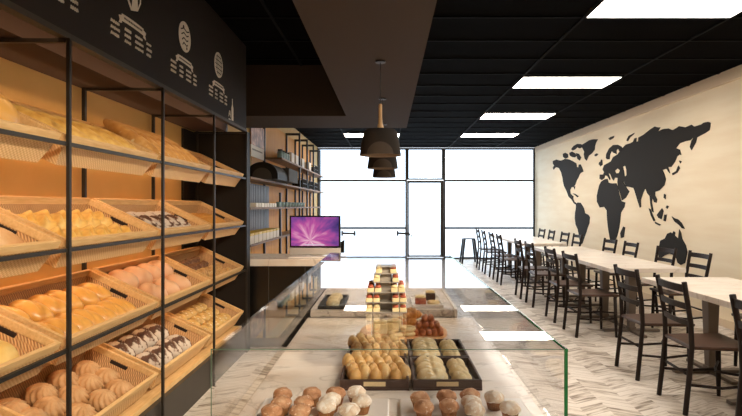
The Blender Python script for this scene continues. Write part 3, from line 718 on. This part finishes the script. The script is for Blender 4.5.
# muffins on white boards
def board(x0, x1, y0, y1, name, lab, cat):
    o = MB().box(x0, x1, y0, y1, 0, .012).build(name, M['white_ceramic'], None, bevel=.004)
    o.location = (0, 0, ZK+.0005); return tag(o, lab, cat)
board(-.37, .003, 1.25, 1.553, 'serving_board', 'white serving board under muffins on the side beside the bread rack', 'serving board')
board(.035, .40, 1.25, 1.553, 'serving_board', 'white serving board under muffins on the side toward the dining tables', 'serving board')
def muffin(kind):
    e = empty('muffin', (0, 0, 0), 0, 'x', 'muffin')
    def wob(t, z): return 1+.035*math.cos(22*t)
    MB().lathe([(.0165, 0), (.0175, .004), (.023, .026), (.024, .03)], 88, wob=wob).build('paper_cup', M['muffin_cup'], e, True)
    def fn(p, t, ph): return p + Vector((0, 0, nz3(p, 90, .003, 3))) + Vector((p.x, p.y, 0))*nz3(p, 60, .15, 5)
    MB().blob(.056, .056, .027, fn, 32, 16, flat=.5, c=(0, 0, .024)).build('crown', M['muffin_'+kind], e, True)
    return e
mp = {'brown': Proto(muffin('brown')), 'white': Proto(muffin('white'))}
A = [((282.5, 397), 'brown', 'back row, first from the rack side'), ((281.4, 405.7), 'brown', 'middle row, first from the rack side'), ((271.7, 414), 'brown', 'front row, first from the rack side'),
     ((311.6, 396.5), 'brown', 'back row, second from the rack side'), ((304, 405.7), 'brown', 'middle row, second from the rack side'), ((300, 414), 'brown', 'front row, second from the rack side'),
     ((336, 396), 'brown', 'back row, third from the rack side'), ((331, 402.5), 'white', 'second row, third from the rack side'), ((326.5, 409), 'white', 'third row, third from the rack side'),
     ((356, 395), 'white', 'back row, fourth from the rack side'), ((362, 404), 'white', 'middle row, fourth from the rack side'), ((349, 413), 'white', 'front row, fourth from the rack side')]
B = [((420, 401), 'brown', 'back row, first from the rack side'), ((424, 410), 'brown', 'front row, first from the rack side'), ((446.7, 399), 'brown', 'back row, second from the rack side'),
     ((449, 409), 'brown', 'front row, second from the rack side'), ((470, 398), 'brown', 'back row, third from the rack side'), ((471.5, 405), 'white', 'middle row, third from the rack side'),
     ((474.5, 412.5), 'white', 'front row, third from the rack side'), ((494, 400), 'white', 'back row, fourth from the rack side'), ((510, 411), 'white', 'front row, fourth from the rack side')]
for lst, where in ((A, 'board beside the rack'), (B, 'board beside the tables')):
    for (px, py), kd, pos in lst:
        Y = F*.552/(py-CY); X = (px-CX)/F*Y
        mp[kd].place(loc=(X, Y, ZK+.0125), rz=rb.uniform(0, 6), label='%s muffin, %s, %s' % ('browned' if kd == 'brown' else 'sugared', pos, where), group='muffins on the '+where)

# brown trays
def tray():
    e = empty('bread_tray', (0, 0, 0), 0, 'x', 'tray')
    w, l, h, t = .222, .25, .034, .008
    MB().box(-w/2, w/2, -l/2, l/2, 0, .006).build('base', M['tray_brown'], e)
    m = MB(); m.box(-w/2, w/2, l/2-t, l/2, .006, h); m.box(-w/2, -w/2+t, -l/2+t, l/2-t, .006, h); m.box(w/2-t, w/2, -l/2+t, l/2-t, .006, h)
    m.box(-w/2, w/2, -l/2, -l/2+t, .006, h)
    m.build('sides', M['tray_brown'], e, bevel=.002)
    MB().tube([(-.035, -l/2-.0006, .021), (.035, -l/2-.0006, .021)], .0075, 10, flat=(.12, 1)).build('grip_slot', M['tray_slot'], e)
    return e
tp = Proto(tray())
TR = [(-.043, 1.772, 'brown tray of braided bread, the one next to the muffins'), (-.043, 2.031, 'brown tray of braided bread, the one next to the round board'),
      (.19, 1.772, 'brown tray of pale rolls, the one next to the muffins'), (.19, 2.031, 'brown tray of pale rolls, the one next to the round board')]
for x, y, lab in TR: tp.place(loc=(x, y, ZK+.0008), label=lab, group='brown pastry trays')
def braid(seed):
    m = MB(); n = 5
    for k in range(n):
        for s in (-1, 1):
            yy = -.088+.176*k/(n-1)+ (.018 if s > 0 else -.0)
            L = .05*(1-.25*abs(2*k/(n-1)-1))
            def fn(p, t, ph, s=s):
                q = Matrix.Rotation(s*.55, 3, 'Z') @ p; return q + Vector((0, 0, nz3(p, 40, .003, seed+k)))
            m.blob(.039, .047, .052+.006*((k+(s>0))%2), fn, 20, 12, c=(s*.0175, yy, 0), flat=.25)
    return m.mesh('braided_loaf', M['braid'], True)
bm_ = [braid(1), braid(5)]
bp_ = [Proto(bread('braided_loaf', me, 'x')) for me in bm_]
for ti, (x, y, _) in enumerate(TR[:2]):
    for i in range(3):
        bp_[i % 2].place(loc=(x+(i-1)*.066, y+.002, ZK+.0075), rz=.22, label='braided loaf, %s from the rack side, tray next to the %s' % (ORD[i+1], ('muffins', 'round board')[ti]), group='braided loaves in brown trays')
pl_l = Proto(bread('split_loaf', mk_loaf('split_loaf', .105, .075, .048, M['pale_roll'], .003, 30, 31, slash=1.5, depth=.006, diag=.2), 'x'))
pl_s = Proto(bread('small_roll', mk_loaf('small_roll', .066, .058, .04, M['pale_roll'], .003, 30, 32, slash=1, depth=.004), 'x'))
for ti, (x, y, _) in enumerate(TR[2:]):
    nt_ = ('muffins', 'round board')[ti]
    for i in range(3):
        pl_l.place(loc=(x-.045, y-.075+.073*i, ZK+.0075), rz=rb.uniform(-.05, .05), label='pale split loaf, %s from the window, tray next to the %s' % (ORD[3-i], nt_), group='pale split loaves')
        pl_s.place(loc=(x+.052, y-.075+.07*i, ZK+.0075), rz=rb.uniform(-.4, .4), label='small pale round roll, %s from the window, tray next to the %s' % (ORD[3-i], nt_), group='small pale rolls')

# round wooden board with pastries
BXc, BYc, BZ = .0715, 2.38, ZK+.02
rbd = MB().lathe([(.19, 0), (.2, .005), (.2, .015), (.195, .0195)], 64).build('round_board', M['board_wood'], None, True); rbd.location = (BXc, BYc, ZK+.0004)
rbd.data.polygons.foreach_set('use_smooth', [False]*len(rbd.data.polygons))
tag(rbd, 'round light wooden serving board piled with pastries on the marble counter', 'serving board')
def cube_cake(name, w, d_, h, mat, top=None):
    e = empty(name, (0, 0, 0), 0, 'x', 'cake')
    MB().box(-w/2, w/2, -d_/2, d_/2, 0, h).build('sponge', mat, e, bevel=.006)
    def fn(p, t, ph): return p+Vector((0, 0, nz3(p, 80, .004, 2)))
    MB().blob(w*1.02, d_*1.02, .014, fn, 32, 10, c=(0, 0, h-.003), sq=6).build('topping', top, e, True)
    return e
cc = Proto(cube_cake('cream_square', .062, .05, .048, M['cream_cake'], M['cream_cake']))
cc.place(loc=(-.035, 2.315, BZ), rz=.1, label='square cream pastry at the board edge closest to the bread rack'); cc.place(loc=(.028, 2.335, BZ), rz=-.05, label='square cream pastry between its twin and the stacked bagels')
def bagel_mesh(R, r, mat):
    m = MB(); vs, fs = [], []; n, k = 28, 12
    for i in range(n):
        for j in range(k):
            t, p = 2*PI*i/n, 2*PI*j/k; vs.append(((R+r*math.cos(p))*math.cos(t), (R+r*math.cos(p))*math.sin(t), r*.85*(1+math.sin(p))))
    for i in range(n):
        for j in range(k): fs.append((i*k+j, ((i+1) % n)*k+j, ((i+1) % n)*k+(j+1) % k, i*k+(j+1) % k))
    return m.add(vs, fs).mesh('bagel', mat, True)
bg = Proto(bread('bagel', bagel_mesh(.024, .012, M['bagel']), 'x', 'bagel'))
for x, y, z, l in ((.032, 2.26, 0, 'pale bagel lying in front of the cream squares'), (.088, 2.27, 0, 'pale bagel at the bottom of the stack of two'), (.088, 2.272, .0206, 'pale bagel on top of the stack of two'), (.075, 2.34, 0, 'pale bagel behind the bagel stack')):
    bg.place(loc=(x, y, BZ+z), label=l, group='bagels on the round board')
def croissant(name='croissant'):
    m = MB(); n = 26; pts = []; rs = []
    for i in range(n):
        t = -1.25+2.5*i/(n-1); R = .045
        pts.append((R*math.sin(t), R*math.cos(t)-.03, .024)); u = abs(2*i/(n-1)-1)
        rs.append((.027*(1-u**2)+.006)*(1+.10*math.sin(i*1.5)))
    return m.tube(pts, rs, 16).mesh(name, M['croissant'], True)
cr = Proto(bread('croissant', croissant(), 'x', 'croissant'))
cr.place(loc=(.085, 2.425, BZ), rz=0, label='brown croissant on the round board behind the bagels'); cr.place(loc=(.115, 2.44, BZ+.03), rz=.6, label='brown croissant lying on top of the other croissant')
fp = Proto(bread('glazed_bite', mk_loaf('glazed_bite', .032, .026, .028, M['amber'], .005, 50, 40, nu=18, nv=10), 'x', 'pastry'))
k = 0
lay = []
for (n_, yy, zz) in ((5, 2.27, 0), (5, 2.305, 0), (5, 2.34, 0), (4, 2.375, 0), (4, 2.30, .026), (4, 2.335, .026), (3, 2.365, .026), (2, 2.33, .05), (2, 2.352, .05)):
    for i in range(n_): lay.append((.145+(i-(n_-1)/2)*.027+.034, yy, zz))
lay_names = {0: 'bottom layer', .026: 'middle layer', .05: 'top layer'}
cnt = {}
for x, y, z in lay:
    key = (y, z); cnt[key] = cnt.get(key, 0)+1
    fp.place(loc=(x+rb.uniform(-.002, .002), y, BZ+z), rz=rb.uniform(0, 6), label='glazed reddish-brown bite-sized pastry piled on the round wooden board', group='reddish-brown bite-sized pastries piled on the round board')
# small clear cloche box over the cream squares is drawn by two upright edges: a clear acrylic cover
ac = empty('acrylic_cover', (-.005, 2.33, BZ), 0, 'clear acrylic cover standing over the cream squares on the round board', 'cover')
m = MB(); w, d_, h, t = .068, .055, .105, .003
m.box(-w, w, d_-t, d_, 0, h); m.box(-w, -w+t, -d_, d_-t, 0, h); m.box(w-t, w, -d_, d_-t, 0, h)
m.build('panes', M['glass'], ac)
m = MB()
for x in (-w, w): m.box(x-.0015, x+.0015, -d_-.002, -d_+.001, 0, h)
m.build('edges', M['white_strip'], ac)

# things on the raised ledge
ZR = ZK+.0405
def small_tray(name, x0, x1, y0, y1, mat, lab):
    o = MB(); o.box(x0, x1, y0, y1, 0, .005); t = .006
    o.box(x0, x0+t, y0, y1, .005, .018); o.box(x1-t, x1, y0, y1, .005, .018); o.box(x0+t, x1-t, y0, y0+t, .005, .018); o.box(x0+t, x1-t, y1-t, y1, .005, .018)
    q = o.build(name, mat, None); q.location = (0, 0, ZR); return tag(q, lab, 'tray')
small_tray('pastry_tray', -.375, -.235, 2.745, 3.10, M['black_tray'], 'black tray of cream buns on the raised ledge beside the kitchen counter')
cb = Proto(bread('cream_bun', mk_loaf('cream_bun', .075, .06, .04, M['pale_roll'], .003, 30, 50), 'x', 'bun'))
for i, (x, y) in enumerate(((-.30, 2.80), (-.305, 2.90), (-.30, 3.0))): cb.place(loc=(x, y, ZR+.0055), rz=.2*i, label='cream bun, %s from the window, on the black ledge tray' % ORD[3-i], group='cream buns on the black tray')
small_tray('pastry_plate', .13, .30, 2.78, 3.08, M['white_ceramic'], 'white plate of a red cake and a bagel on the raised ledge')
rc = cube_cake('fruit_cake', .06, .06, .04, M['red_fruit'], M['cream_cake']); rc.location = (.18, 2.86, ZR+.0055); rc['label'] = 'red fruit cake square on the white ledge plate'
bg.place(loc=(.252, 2.86, ZR+.0055), label='pale bagel on the white plate of the raised ledge')
ch = cube_cake('chocolate_cake', .055, .06, .045, M['choc'], M['cream_cake']); ch.location = (.245, 2.99, ZR+.0055); ch['label'] = 'dark chocolate cake square at the rear of the white ledge plate'

# made-up stand on the glass top, imitating the mirrored pendant lamps
st = empty('reflection_stand', (-.006, 1.70, ZG+.0005), 0, 'made-up grey stand of tiny pastries, shaped as the pendant lamps mirrored in glass', 'cake stand')
MB().box(-.019, .019, -.019, .019, 0, .14).build('stem', M['clear_plate'], st)
tiers = [(.0665, 0.0), (.0665, .031), (.062, .062), (.043, .092), (.036, .119), (.033, .141)]
for r, z in tiers: MB().box(-r, r, -r, r, z, z+.003).build('plate', M['clear_plate'], st, bevel=.001)
def petit(top):
    e = empty('petit_four', (0, 0, 0), 0, 'x', 'pastry')
    MB().box(-.0105, .0105, -.0105, .0105, 0, .013).build('sponge', M['cream_cake'], e, bevel=.002)
    MB().blob(.02, .02, .010, lambda p, t, ph: p+Vector((0, 0, nz3(p, 200, .002))), 16, 8, c=(0, 0, .0127)).build('topping', M[top], e, True)
    return e
pf = [('red-topped', Proto(petit('red_fruit'))), ('cream-topped', Proto(petit('pale_roll')))]
tn = ['bottom', 'second', 'third', 'fourth', 'fifth', 'top']
kk = 0
for ti, (r, z) in enumerate(tiers[:5]):
    rr = r-.0125
    xs = (-rr, -rr+.0235, rr-.0235, rr) if r > .05 else (-rr, rr)
    for x in xs:
        for y in ((-rr, 0, rr) if ti < 3 else (-rr, rr)):
            kind, P_ = pf[(kk*2+ti+(x > 0)) % 3 == 0 or (ti > 2 and x < 0)]
            kk += 1
            P_.place(loc=(st.location.x+x, st.location.y+y, ZG+.0005+z+.0032), rz=0, label='tiny %s cake on the %s plate of the made-up stand' % (kind, tn[ti]), group='tiny %s cakes on the %s plate of the made-up stand' % (kind, tn[ti]))

# ------------------------------------------------------------------ dining furniture
def chair():
    e = empty('dining_chair', (0, 0, 0), 0, 'x', 'chair')
    fr = M['chair_frame']
    for s in (-1, 1):
        pts = [(-.235, s*.185, 0), (-.205, s*.182, .28), (-.19, s*.18, .45), (-.197, s*.18, .62), (-.245, s*.19, .89)]
        m = MB(); P = []
        for i in range(len(pts)-1):
            for k in range(4): P.append(Vector(pts[i]).lerp(Vector(pts[i+1]), k/4))
        P.append(Vector(pts[-1])); m.tube(P, .0175, 8); m.build('back_post', fr, e, True)
        MB().tube([(.195, s*.185, 0), (.19, s*.18, .2), (.185, s*.175, .43)], [.013, .018, .018], 8).build('front_leg', fr, e, True)
        MB().tube([(-.2, s*.18, .2), (0, s*.195, .185), (.19, s*.18, .2)], .010, 8).build('side_stretcher', fr, e, True)
    for (z, h, xo) in ((.845, .05, -.235), (.725, .042, -.214), (.61, .036, -.194)):
        m = MB(); n = 9
        for i in range(n-1):
            y0, y1 = -.18+.36*i/(n-1), -.18+.36*(i+1)/(n-1)
            c0, c1_ = -.022*(1-(y0/.18)**2), -.022*(1-(y1/.18)**2)
            m.hexa([(xo+c0-.008, y0, z-h/2), (xo+c0+.008, y0, z-h/2), (xo+c1_+.008, y1, z-h/2), (xo+c1_-.008, y1, z-h/2)], [(xo+c0-.014, y0, z+h/2), (xo+c0+.002, y0, z+h/2), (xo+c1_+.002, y1, z+h/2), (xo+c1_-.014, y1, z+h/2)])
        m.build('back_slat', fr, e)
    MB().hexa([(-.2, -.175, .432), (.215, -.21, .432), (.215, .21, .432), (-.2, .175, .432)], [(-.2, -.18, .458), (.22, -.215, .458), (.22, .215, .458), (-.2, .18, .458)]).build('seat', M['chair_seat'], e, bevel=.009)
    pts = [(.19*math.cos(t)*1.0, .18*math.sin(t), .245) for t in [-PI/2+PI*k/10 for k in range(11)]]
    MB().tube([(.19, -.18, .26), (.1, -.06, .245), (.07, 0, .24), (.1, .06, .245), (.19, .18, .26)], .009, 8).build('front_stretcher', fr, e, True)
    MB().tube([(-.2, -.18, .26), (-.2, .18, .26)], .010, 8).build('back_stretcher', fr, e, True)
    return e
chp = Proto(chair())
LY = [2.79, 3.63, 4.33, 5.68, 6.36, 7.3, 7.93, 9.3, 10.0, 10.8, 11.5]
RY = [3.64, 4.33, 5.75, 6.43, 7.37, 8.05, 9.45, 10.1, 10.94, 11.62]
for i, yy in enumerate(LY):
    chp.place(loc=(2.235, yy, 0), rz=rb.uniform(-.05, .05), label='dark ladder-back chair on the aisle side, %s from the shopfront window' % ORD[len(LY)-i], group='chairs along the dining tables')
for i, yy in enumerate(RY):
    chp.place(loc=(3.235, yy, 0), rz=PI+rb.uniform(-.05, .05), label='dark ladder-back chair on the map-wall side, %s from the shopfront window' % ORD[len(RY)-i], group='chairs along the dining tables')
def table(peds):
    e = empty('dining_table', (0, 0, 0), 0, 'x', 'table')
    MB().box(-.395, .395, -.732, .732, .705, .75).build('tabletop', M['marble_top'], e, bevel=.004)
    for py in peds:
        m = MB(); m.hexa([(-.032, py-.032, .05), (.032, py-.032, .05), (.032, py+.032, .05), (-.032, py+.032, .05)], [(-.05, py-.05, .69), (.05, py-.05, .69), (.05, py+.05, .69), (-.05, py+.05, .69)])
        m.box(-.2, .2, py-.1, py+.1, .69, .7045)
        m.build('pedestal', M['table_leg'], e, bevel=.004)
        f = MB(); z0, z1 = .004, .05
        for (dx, dy) in ((1, 0), (-1, 0), (0, 1), (0, -1)):
            q = lambda a, w, z: [(dx*a*.0+dx*.02-dy*w, py+dy*.02-dx*w*0 - (0 if dx == 0 else w), z)]
            if dx: x0, x1 = sorted((dx*.02, dx*.31)); f.box(x0, x1, py-.028, py+.028, z0, .03)
            else: y0, y1 = sorted((py+dy*.02, py+dy*.31)); f.box(-.028, .028, y0, y1, z0, .03)
        f.box(-.04, .04, py-.04, py+.04, .03, .06)
        f.build('cross_foot', M['table_leg'], e, bevel=.003)
    return e
tbl = Proto(table((-.35, .35)))
for i, yc in enumerate((2.515, 3.985, 6.105, 7.575, 9.685, 11.155)):
    tbl.place(loc=(2.71, yc, 0), label='pale marble-topped dining table, %s from the shopfront window' % ORD[6-i], group='dining tables')
def stool():
    e = empty('bar_stool', (0, 0, 0), 0, 'black metal stool standing alone in front of the shopfront window', 'stool')
    MB().box(-.145, .145, -.145, .145, .585, .61).build('seat', M['stool'], e, bevel=.01)
    for sx in (-1, 1):
        for sy in (-1, 1):
            MB().hexa([(sx*.19-.02, sy*.19-.02, 0), (sx*.19+.02, sy*.19-.02, 0), (sx*.19+.02, sy*.19+.02, 0), (sx*.19-.02, sy*.19+.02, 0)], [(sx*.12-.026, sy*.12-.026, .585), (sx*.12+.026, sy*.12-.026, .585), (sx*.12+.026, sy*.12+.026, .585), (sx*.12-.026, sy*.12+.026, .585)]).build('leg', M['stool'], e)
    for z, r in ((.12, .178),):
        for s in (-1, 1):
            MB().tube([(-r, s*r, z), (r, s*r, z)], .009, 6).build('brace', M['stool'], e); MB().tube([(s*r, -r, z+.03), (s*r, r, z+.03)], .009, 6).build('brace', M['stool'], e)
    return e
so = stool(); so.location = (1.99, 12.72, 0)

# ------------------------------------------------------------------ kitchen side: counter, computer, shelving
sv = empty('service_counter', (-1.1, 5.4, 0), 0, 'black service counter with a pale marble top behind the display case', 'counter')
def spart(m, name, mat, **k):
    o = m.build(name, mat, None, **k); o.data.transform(Matrix.Translation((1.1, -5.4, 0))); o.parent = sv; return o
spart(MB().box(XL+.03, -.47, 5.10, 5.66, .08, .806), 'cabinet_body', M['black_gloss'])
spart(MB().box(XL+.03, -.5, 5.13, 5.63, 0, .08), 'plinth', M['black_gloss'])
spart(MB().box(XL+.01, -.45, 5.08, 5.68, .807, .876), 'worktop', M['marble'], bevel=.004)
for x in (-1.18, -.82): spart(MB().box(x-.003, x+.003, 5.096, 5.1005, .08, .80), 'panel_seam', M['charcoal'])
mo = empty('desktop_computer', (-.765, 5.42, .8765), -.06, 'silver all-in-one computer with a pink and purple screen on the service counter', 'computer')
MB().box(-.09, .09, -.08, .06, 0, .006).build('stand_foot', M['silver'], mo, bevel=.003)
MB().hexa([(-.07, .02, .006), (.07, .02, .006), (.07, .03, .006), (-.07, .03, .006)], [(-.07, .015, .16), (.07, .015, .16), (.07, .025, .16), (-.07, .025, .16)]).build('stand_neck', M['silver'], mo)
MB().box(-.27, .27, -.012, .014, .012, .085).build('chin', M['silver'], mo, bevel=.006)
MB().box(-.27, .27, -.012, .014, .0855, .422).build('bezel', M['black_gloss'], mo, bevel=.006)
s_ = MB().box(-.252, .252, -.0018, 0, -.15, .152).build('screen', M['screen'], mo); s_.location = (0, -.0125, .255)
MB().box(-.11, .1, -.0158, -.0144, .112, .122).build('screen_dock', M['dock'], mo)
kb = MB().box(-.2, .2, -.06, .06, 0, .012).build('keyboard', M['white_ceramic'], None, bevel=.004); kb.location = (-.80, 5.23, .8765); tag(kb, 'slim white keyboard lying in front of the desktop computer', 'keyboard')
ct = MB().hexa([(-.04, -.05, 0), (.04, -.05, 0), (.04, .05, 0), (-.04, .05, 0)], [(-.04, .02, .11), (.04, .0, .16), (.04, .05, .16), (-.04, .05, .11)]).build('card_reader', M['black_gloss'], None, bevel=.006)
ct.location = (-.51, 5.56, .8765); tag(ct, 'small black card reader beside the desktop computer', 'card reader')

su = empty('shelving_unit', (XL, 9, 0), 0, 'black framed wall shelving with wooden shelves behind the service counter', 'shelving')
def upart(m, name, mat, **k):
    o = m.build(name, mat, None, **k); o.data.transform(Matrix.Translation((-XL, -9, 0))); o.parent = su; return o
XS = -1.60
for yy in (5.85, 7.68, 9.36, 10.24, 11.1, 12.2):
    upart(MB().box(XL+.005, XL+.035, yy-.02, yy+.02, 0, 2.72), 'rear_upright', M['black_metal'])
    upart(MB().box(XS-.02, XS+.01, yy-.02, yy+.02, 0 if yy > 7 else .94, 2.72 if yy > 9 else 1.6), 'front_upright', M['black_metal'])
    if yy > 9: upart(MB().box(XL+.035, XS-.02, yy-.02, yy+.02, 2.68, 2.72), 'top_bar', M['black_metal'])
for (y0, y1, z) in ((7.64, 12.7, 2.12), (5.9, 12.7, 1.74), (5.9, 12.2, 1.385), (5.9, 12.2, .955)):
    upart(MB().box(XL+.04, XS+.03, y0, y1, z-.026, z), 'shelf', M['shelf_wood'], bevel=.003)
upart(MB().box(XL+.002, XL+.006, 7.0, 12.9, .0, 2.7), 'back_panel', M['orange_wood'])
for k in range(12): upart(MB().box(XL+.0065, XL+.03, 6.86+k*.092, 6.925+k*.092, .97, 1.70), 'grey_slat', M['slat_grey'])
# wall poster
po = empty('bread_poster', (XL+.021, 7.25, 2.07), 0, 'poster with a bread photograph and a pale caption panel on the kitchen wall', 'poster')
MB().box(0, .012, -.36, .36, .16, .46).build('photograph', M['print'], po)
MB().box(0, .012, -.36, .36, 0, .159).build('caption_panel', M['paper'], po)
q = MB(); q.box(.012, .014, -.3, .25, .09, .11); q.build('caption_line', M['grey_line'], po)
# oven hood
hd = empty('counter_oven', (-1.6, 7.0, 1.741), 0, 'black arched counter oven with a grey side on the middle shelf', 'oven')
m = MB(); n = 20; pr = [(-.2, 0)]+[(-.2+.4*(1-math.cos(PI*k/n))/2, .05+.17*math.sin(PI*k/n)) for k in range(n+1)]+[(.2, 0)]
vs = [(x, -.45, z) for x, z in pr]+[(x, .2, z) for x, z in pr]; L = len(pr)
m.add(vs, [tuple(range(L)), tuple(range(L, 2*L))[::-1]]+[(i, i+L, (i+1) % L+L, (i+1) % L) for i in range(L)])
m.build('arched_shell', M['dark_panel'], hd)
m = MB(); pr2 = [(x*.62, z*.66) for x, z in pr]
vs = [(x, -.456, z) for x, z in pr2]+[(x, -.451, z) for x, z in pr2]
m.add(vs, [tuple(range(L)), tuple(range(L, 2*L))[::-1]]+[(i, i+L, (i+1) % L+L, (i+1) % L) for i in range(L)]); m.build('oven_mouth', M['grey_box'], hd)
MB().box(-.2, .22, .201, .9, 0, .19).build('rear_housing', M['grey_box'], hd, bevel=.01)
# small goods on the shelves
wb = Proto(tag(MB().box(-.1, .1, -.13, .13, 0, .17).build('storage_box', M['kraft'], None, bevel=.004), 'x', 'box'))
for i, yy in enumerate((8.7, 9.1, 9.75, 10.6)): wb.place(loc=(-1.70, yy, 2.1205), label='pale storage box on the top kitchen shelf, %s from the window' % ORD[4-i], group='storage boxes on the top shelf')
def jar():
    e = empty('glass_jar', (0, 0, 0), 0, 'x', 'jar')
    MB().lathe([(.04, 0), (.045, .01), (.045, .1), (.035, .12)], 20).build('jar_body', M['jar'], e, True); MB().lathe([(.038, .1205), (.038, .14)], 20).build('lid', M['grey_box'], e); return e
jr = Proto(jar())
for i, yy in enumerate((7.85, 8.03, 8.21, 8.39)): jr.place(loc=(-1.64, yy, 2.1205), label='glass jar on the top kitchen shelf, %s from the window' % ORD[4-i], group='jars on the top shelf')
def wire_basket():
    e = empty('wire_basket', (0, 0, 0), 0, 'x', 'basket'); m = MB(); w, l, h = .1, .22, .17
    for z in (.01, h/2, h): 
        for s in (-1, 1): m.tube([(-w, s*l, z), (w, s*l, z)], .006, 6); m.tube([(s*w, -l, z), (s*w, l, z)], .006, 6)
    for k in range(9):
        y = -l+2*l*k/8
        for s in (-1, 1): m.tube([(s*w, y, .006), (s*w, y, h)], .005, 6)
    for k in range(5):
        x = -w+2*w*k/4
        for s in (-1, 1): m.tube([(x, s*l, .006), (x, s*l, h)], .005, 6)
    m.build('wire_frame', M['black_metal'], e); MB().box(-w+.006, w-.006, -l+.006, l-.006, 0, .14).build('liner', M['black_gloss'], e, bevel=.01); return e
wbk = Proto(wire_basket())
wbk.place(loc=(-1.70, 11.55, 2.1205), label='black wire basket at the window end of the top kitchen shelf')
for i, yy in enumerate((9.9, 10.7, 11.5)): wbk.place(loc=(-1.70, yy, 1.7405), label='black wire basket on the middle kitchen shelf, %s from the window' % ORD[3-i], group='wire baskets on the middle shelf')
tg = Proto(tag(MB().box(-.05, .05, -.055, .055, 0, .052).build('small_carton', M['paper'], None, bevel=.003), 'x', 'carton'))
for i in range(8): tg.place(loc=(-1.62, 6.2+i*.145, 1.3855), label='small white carton on the eye-level shelf, %s from the window' % ORD[8-i], group='white cartons on the eye-level shelf')
gl = Proto(tag(MB().lathe([(.03, 0), (.04, .075), (.037, .075), (.028, .008)], 18).build('drinking_glass', M['jar'], None, True), 'x', 'glass'))
for i in range(9): gl.place(loc=(-1.61, 7.6+i*.27, 1.3855), label='blue-grey drinking glass on the eye-level shelf, %s from the window' % ORD[9-i], group='glasses on the eye-level shelf')
def ybox():
    e = empty('yellow_carton', (0, 0, 0), 0, 'x', 'carton')
    MB().box(-.09, .09, -.085, .085, 0, .095).build('box_body', M['kraft'], e, bevel=.003); MB().box(-.091, .091, -.086, .086, .0955, .125).build('yellow_lid', M['yellow'], e, bevel=.003); return e
yb = Proto(ybox())
for i in range(8): yb.place(loc=(-1.675, 6.03+i*.2, .9555), label='yellow-topped carton on the lowest kitchen shelf, %s from the window' % ORD[8-i], group='yellow-topped cartons')

# ------------------------------------------------------------------ lights
def area(name, loc, rot, sx, sy, power, col):
    l = bpy.data.lights.new(name, 'AREA'); l.shape = 'RECTANGLE'; l.size = sx; l.size_y = sy; l.energy = power; l.color = col
    o = bpy.data.objects.new(name, l); COL.objects.link(o); o.location = loc; o.rotation_euler = rot; return o
w = bpy.data.worlds.new('daylight'); SC.world = w; w.use_nodes = True
bg_ = w.node_tree.nodes['Background']; bg_.inputs[0].default_value = (.86, .93, 1, 1); bg_.inputs[1].default_value = 2.4
def spotlight(loc, target, lab):  # added fill lamp, out of view, that brightens the rack fronts
    e = empty('fill_spotlight', loc, 0, lab, 'spotlight', 'added fill spotlights')
    dr = (Vector(target)-Vector(loc)).normalized()
    MB().box(-.04, .04, -.04, .04, ZC-loc[2]-.03, ZC-loc[2]-.001).build('mount', M['black_metal'], e)
    MB().tube([(0, 0, 0), (0, 0, ZC-loc[2]-.03)], .012, 8).build('stem', M['black_metal'], e)
    MB().tube([-dr*.09, dr*.07], .05, 20).build('housing', M['black_metal'], e, bevel=.004)
    MB().tube([dr*.0705, dr*.074], .042, 20).build('lens', M['fill_spot_lens'], e)
    l = bpy.data.lights.new('spot_beam', 'SPOT'); l.energy = 190; l.color = (1, .86, .66); l.spot_size = math.radians(44); l.spot_blend = .6; l.shadow_soft_size = .06
    o = bpy.data.objects.new('spot_beam', l); COL.objects.link(o); o.location = Vector(loc)+dr*.1; o.rotation_euler = dr.to_track_quat('-Z', 'Y').to_euler()
spotlight((1.0, -.9, 2.72), (-1.5, 2.2, 1.0), 'added unseen fill spotlight behind the viewer, turned to the near bread baskets')
spotlight((1.3, -.2, 2.72), (-1.5, 3.6, 1.0), 'added unseen fill spotlight behind the viewer, turned to the far bread baskets')
# warm bulbs inside the pendants
for yc in (3.52, 4.74, 6.22):
    l = bpy.data.lights.new('pendant_glow', 'SPOT'); l.energy = 62 if yc < 4 else 30; l.color = (1, .8, .55); l.shadow_soft_size = .03; l.spot_size = 2.2; l.spot_blend = .6
    o = bpy.data.objects.new('pendant_glow', l); COL.objects.link(o); o.location = (-.05, yc, 1.80)
# strip light under the menu fascia

# ------------------------------------------------------------------ camera and view
cam = bpy.data.cameras.new('camera'); co = bpy.data.objects.new('camera', cam); COL.objects.link(co)
co.location = (0, 0, HC); co.rotation_euler = (PI/2, 0, 0); cam.sensor_width = 36; cam.lens = F/742*36
cam.shift_x = -17/742; cam.shift_y = -2/742; cam.clip_start = .02
SC.camera = co
vs_ = SC.view_settings; vs_.view_transform = 'Standard'; vs_.look = 'None'; vs_.gamma = 1; vs_.exposure = .45; vs_.use_curve_mapping = False
cy = SC.cycles; cy.use_denoising = True; cy.max_bounces = 12; cy.transparent_max_bounces = 24; cy.sample_clamp_indirect = 8
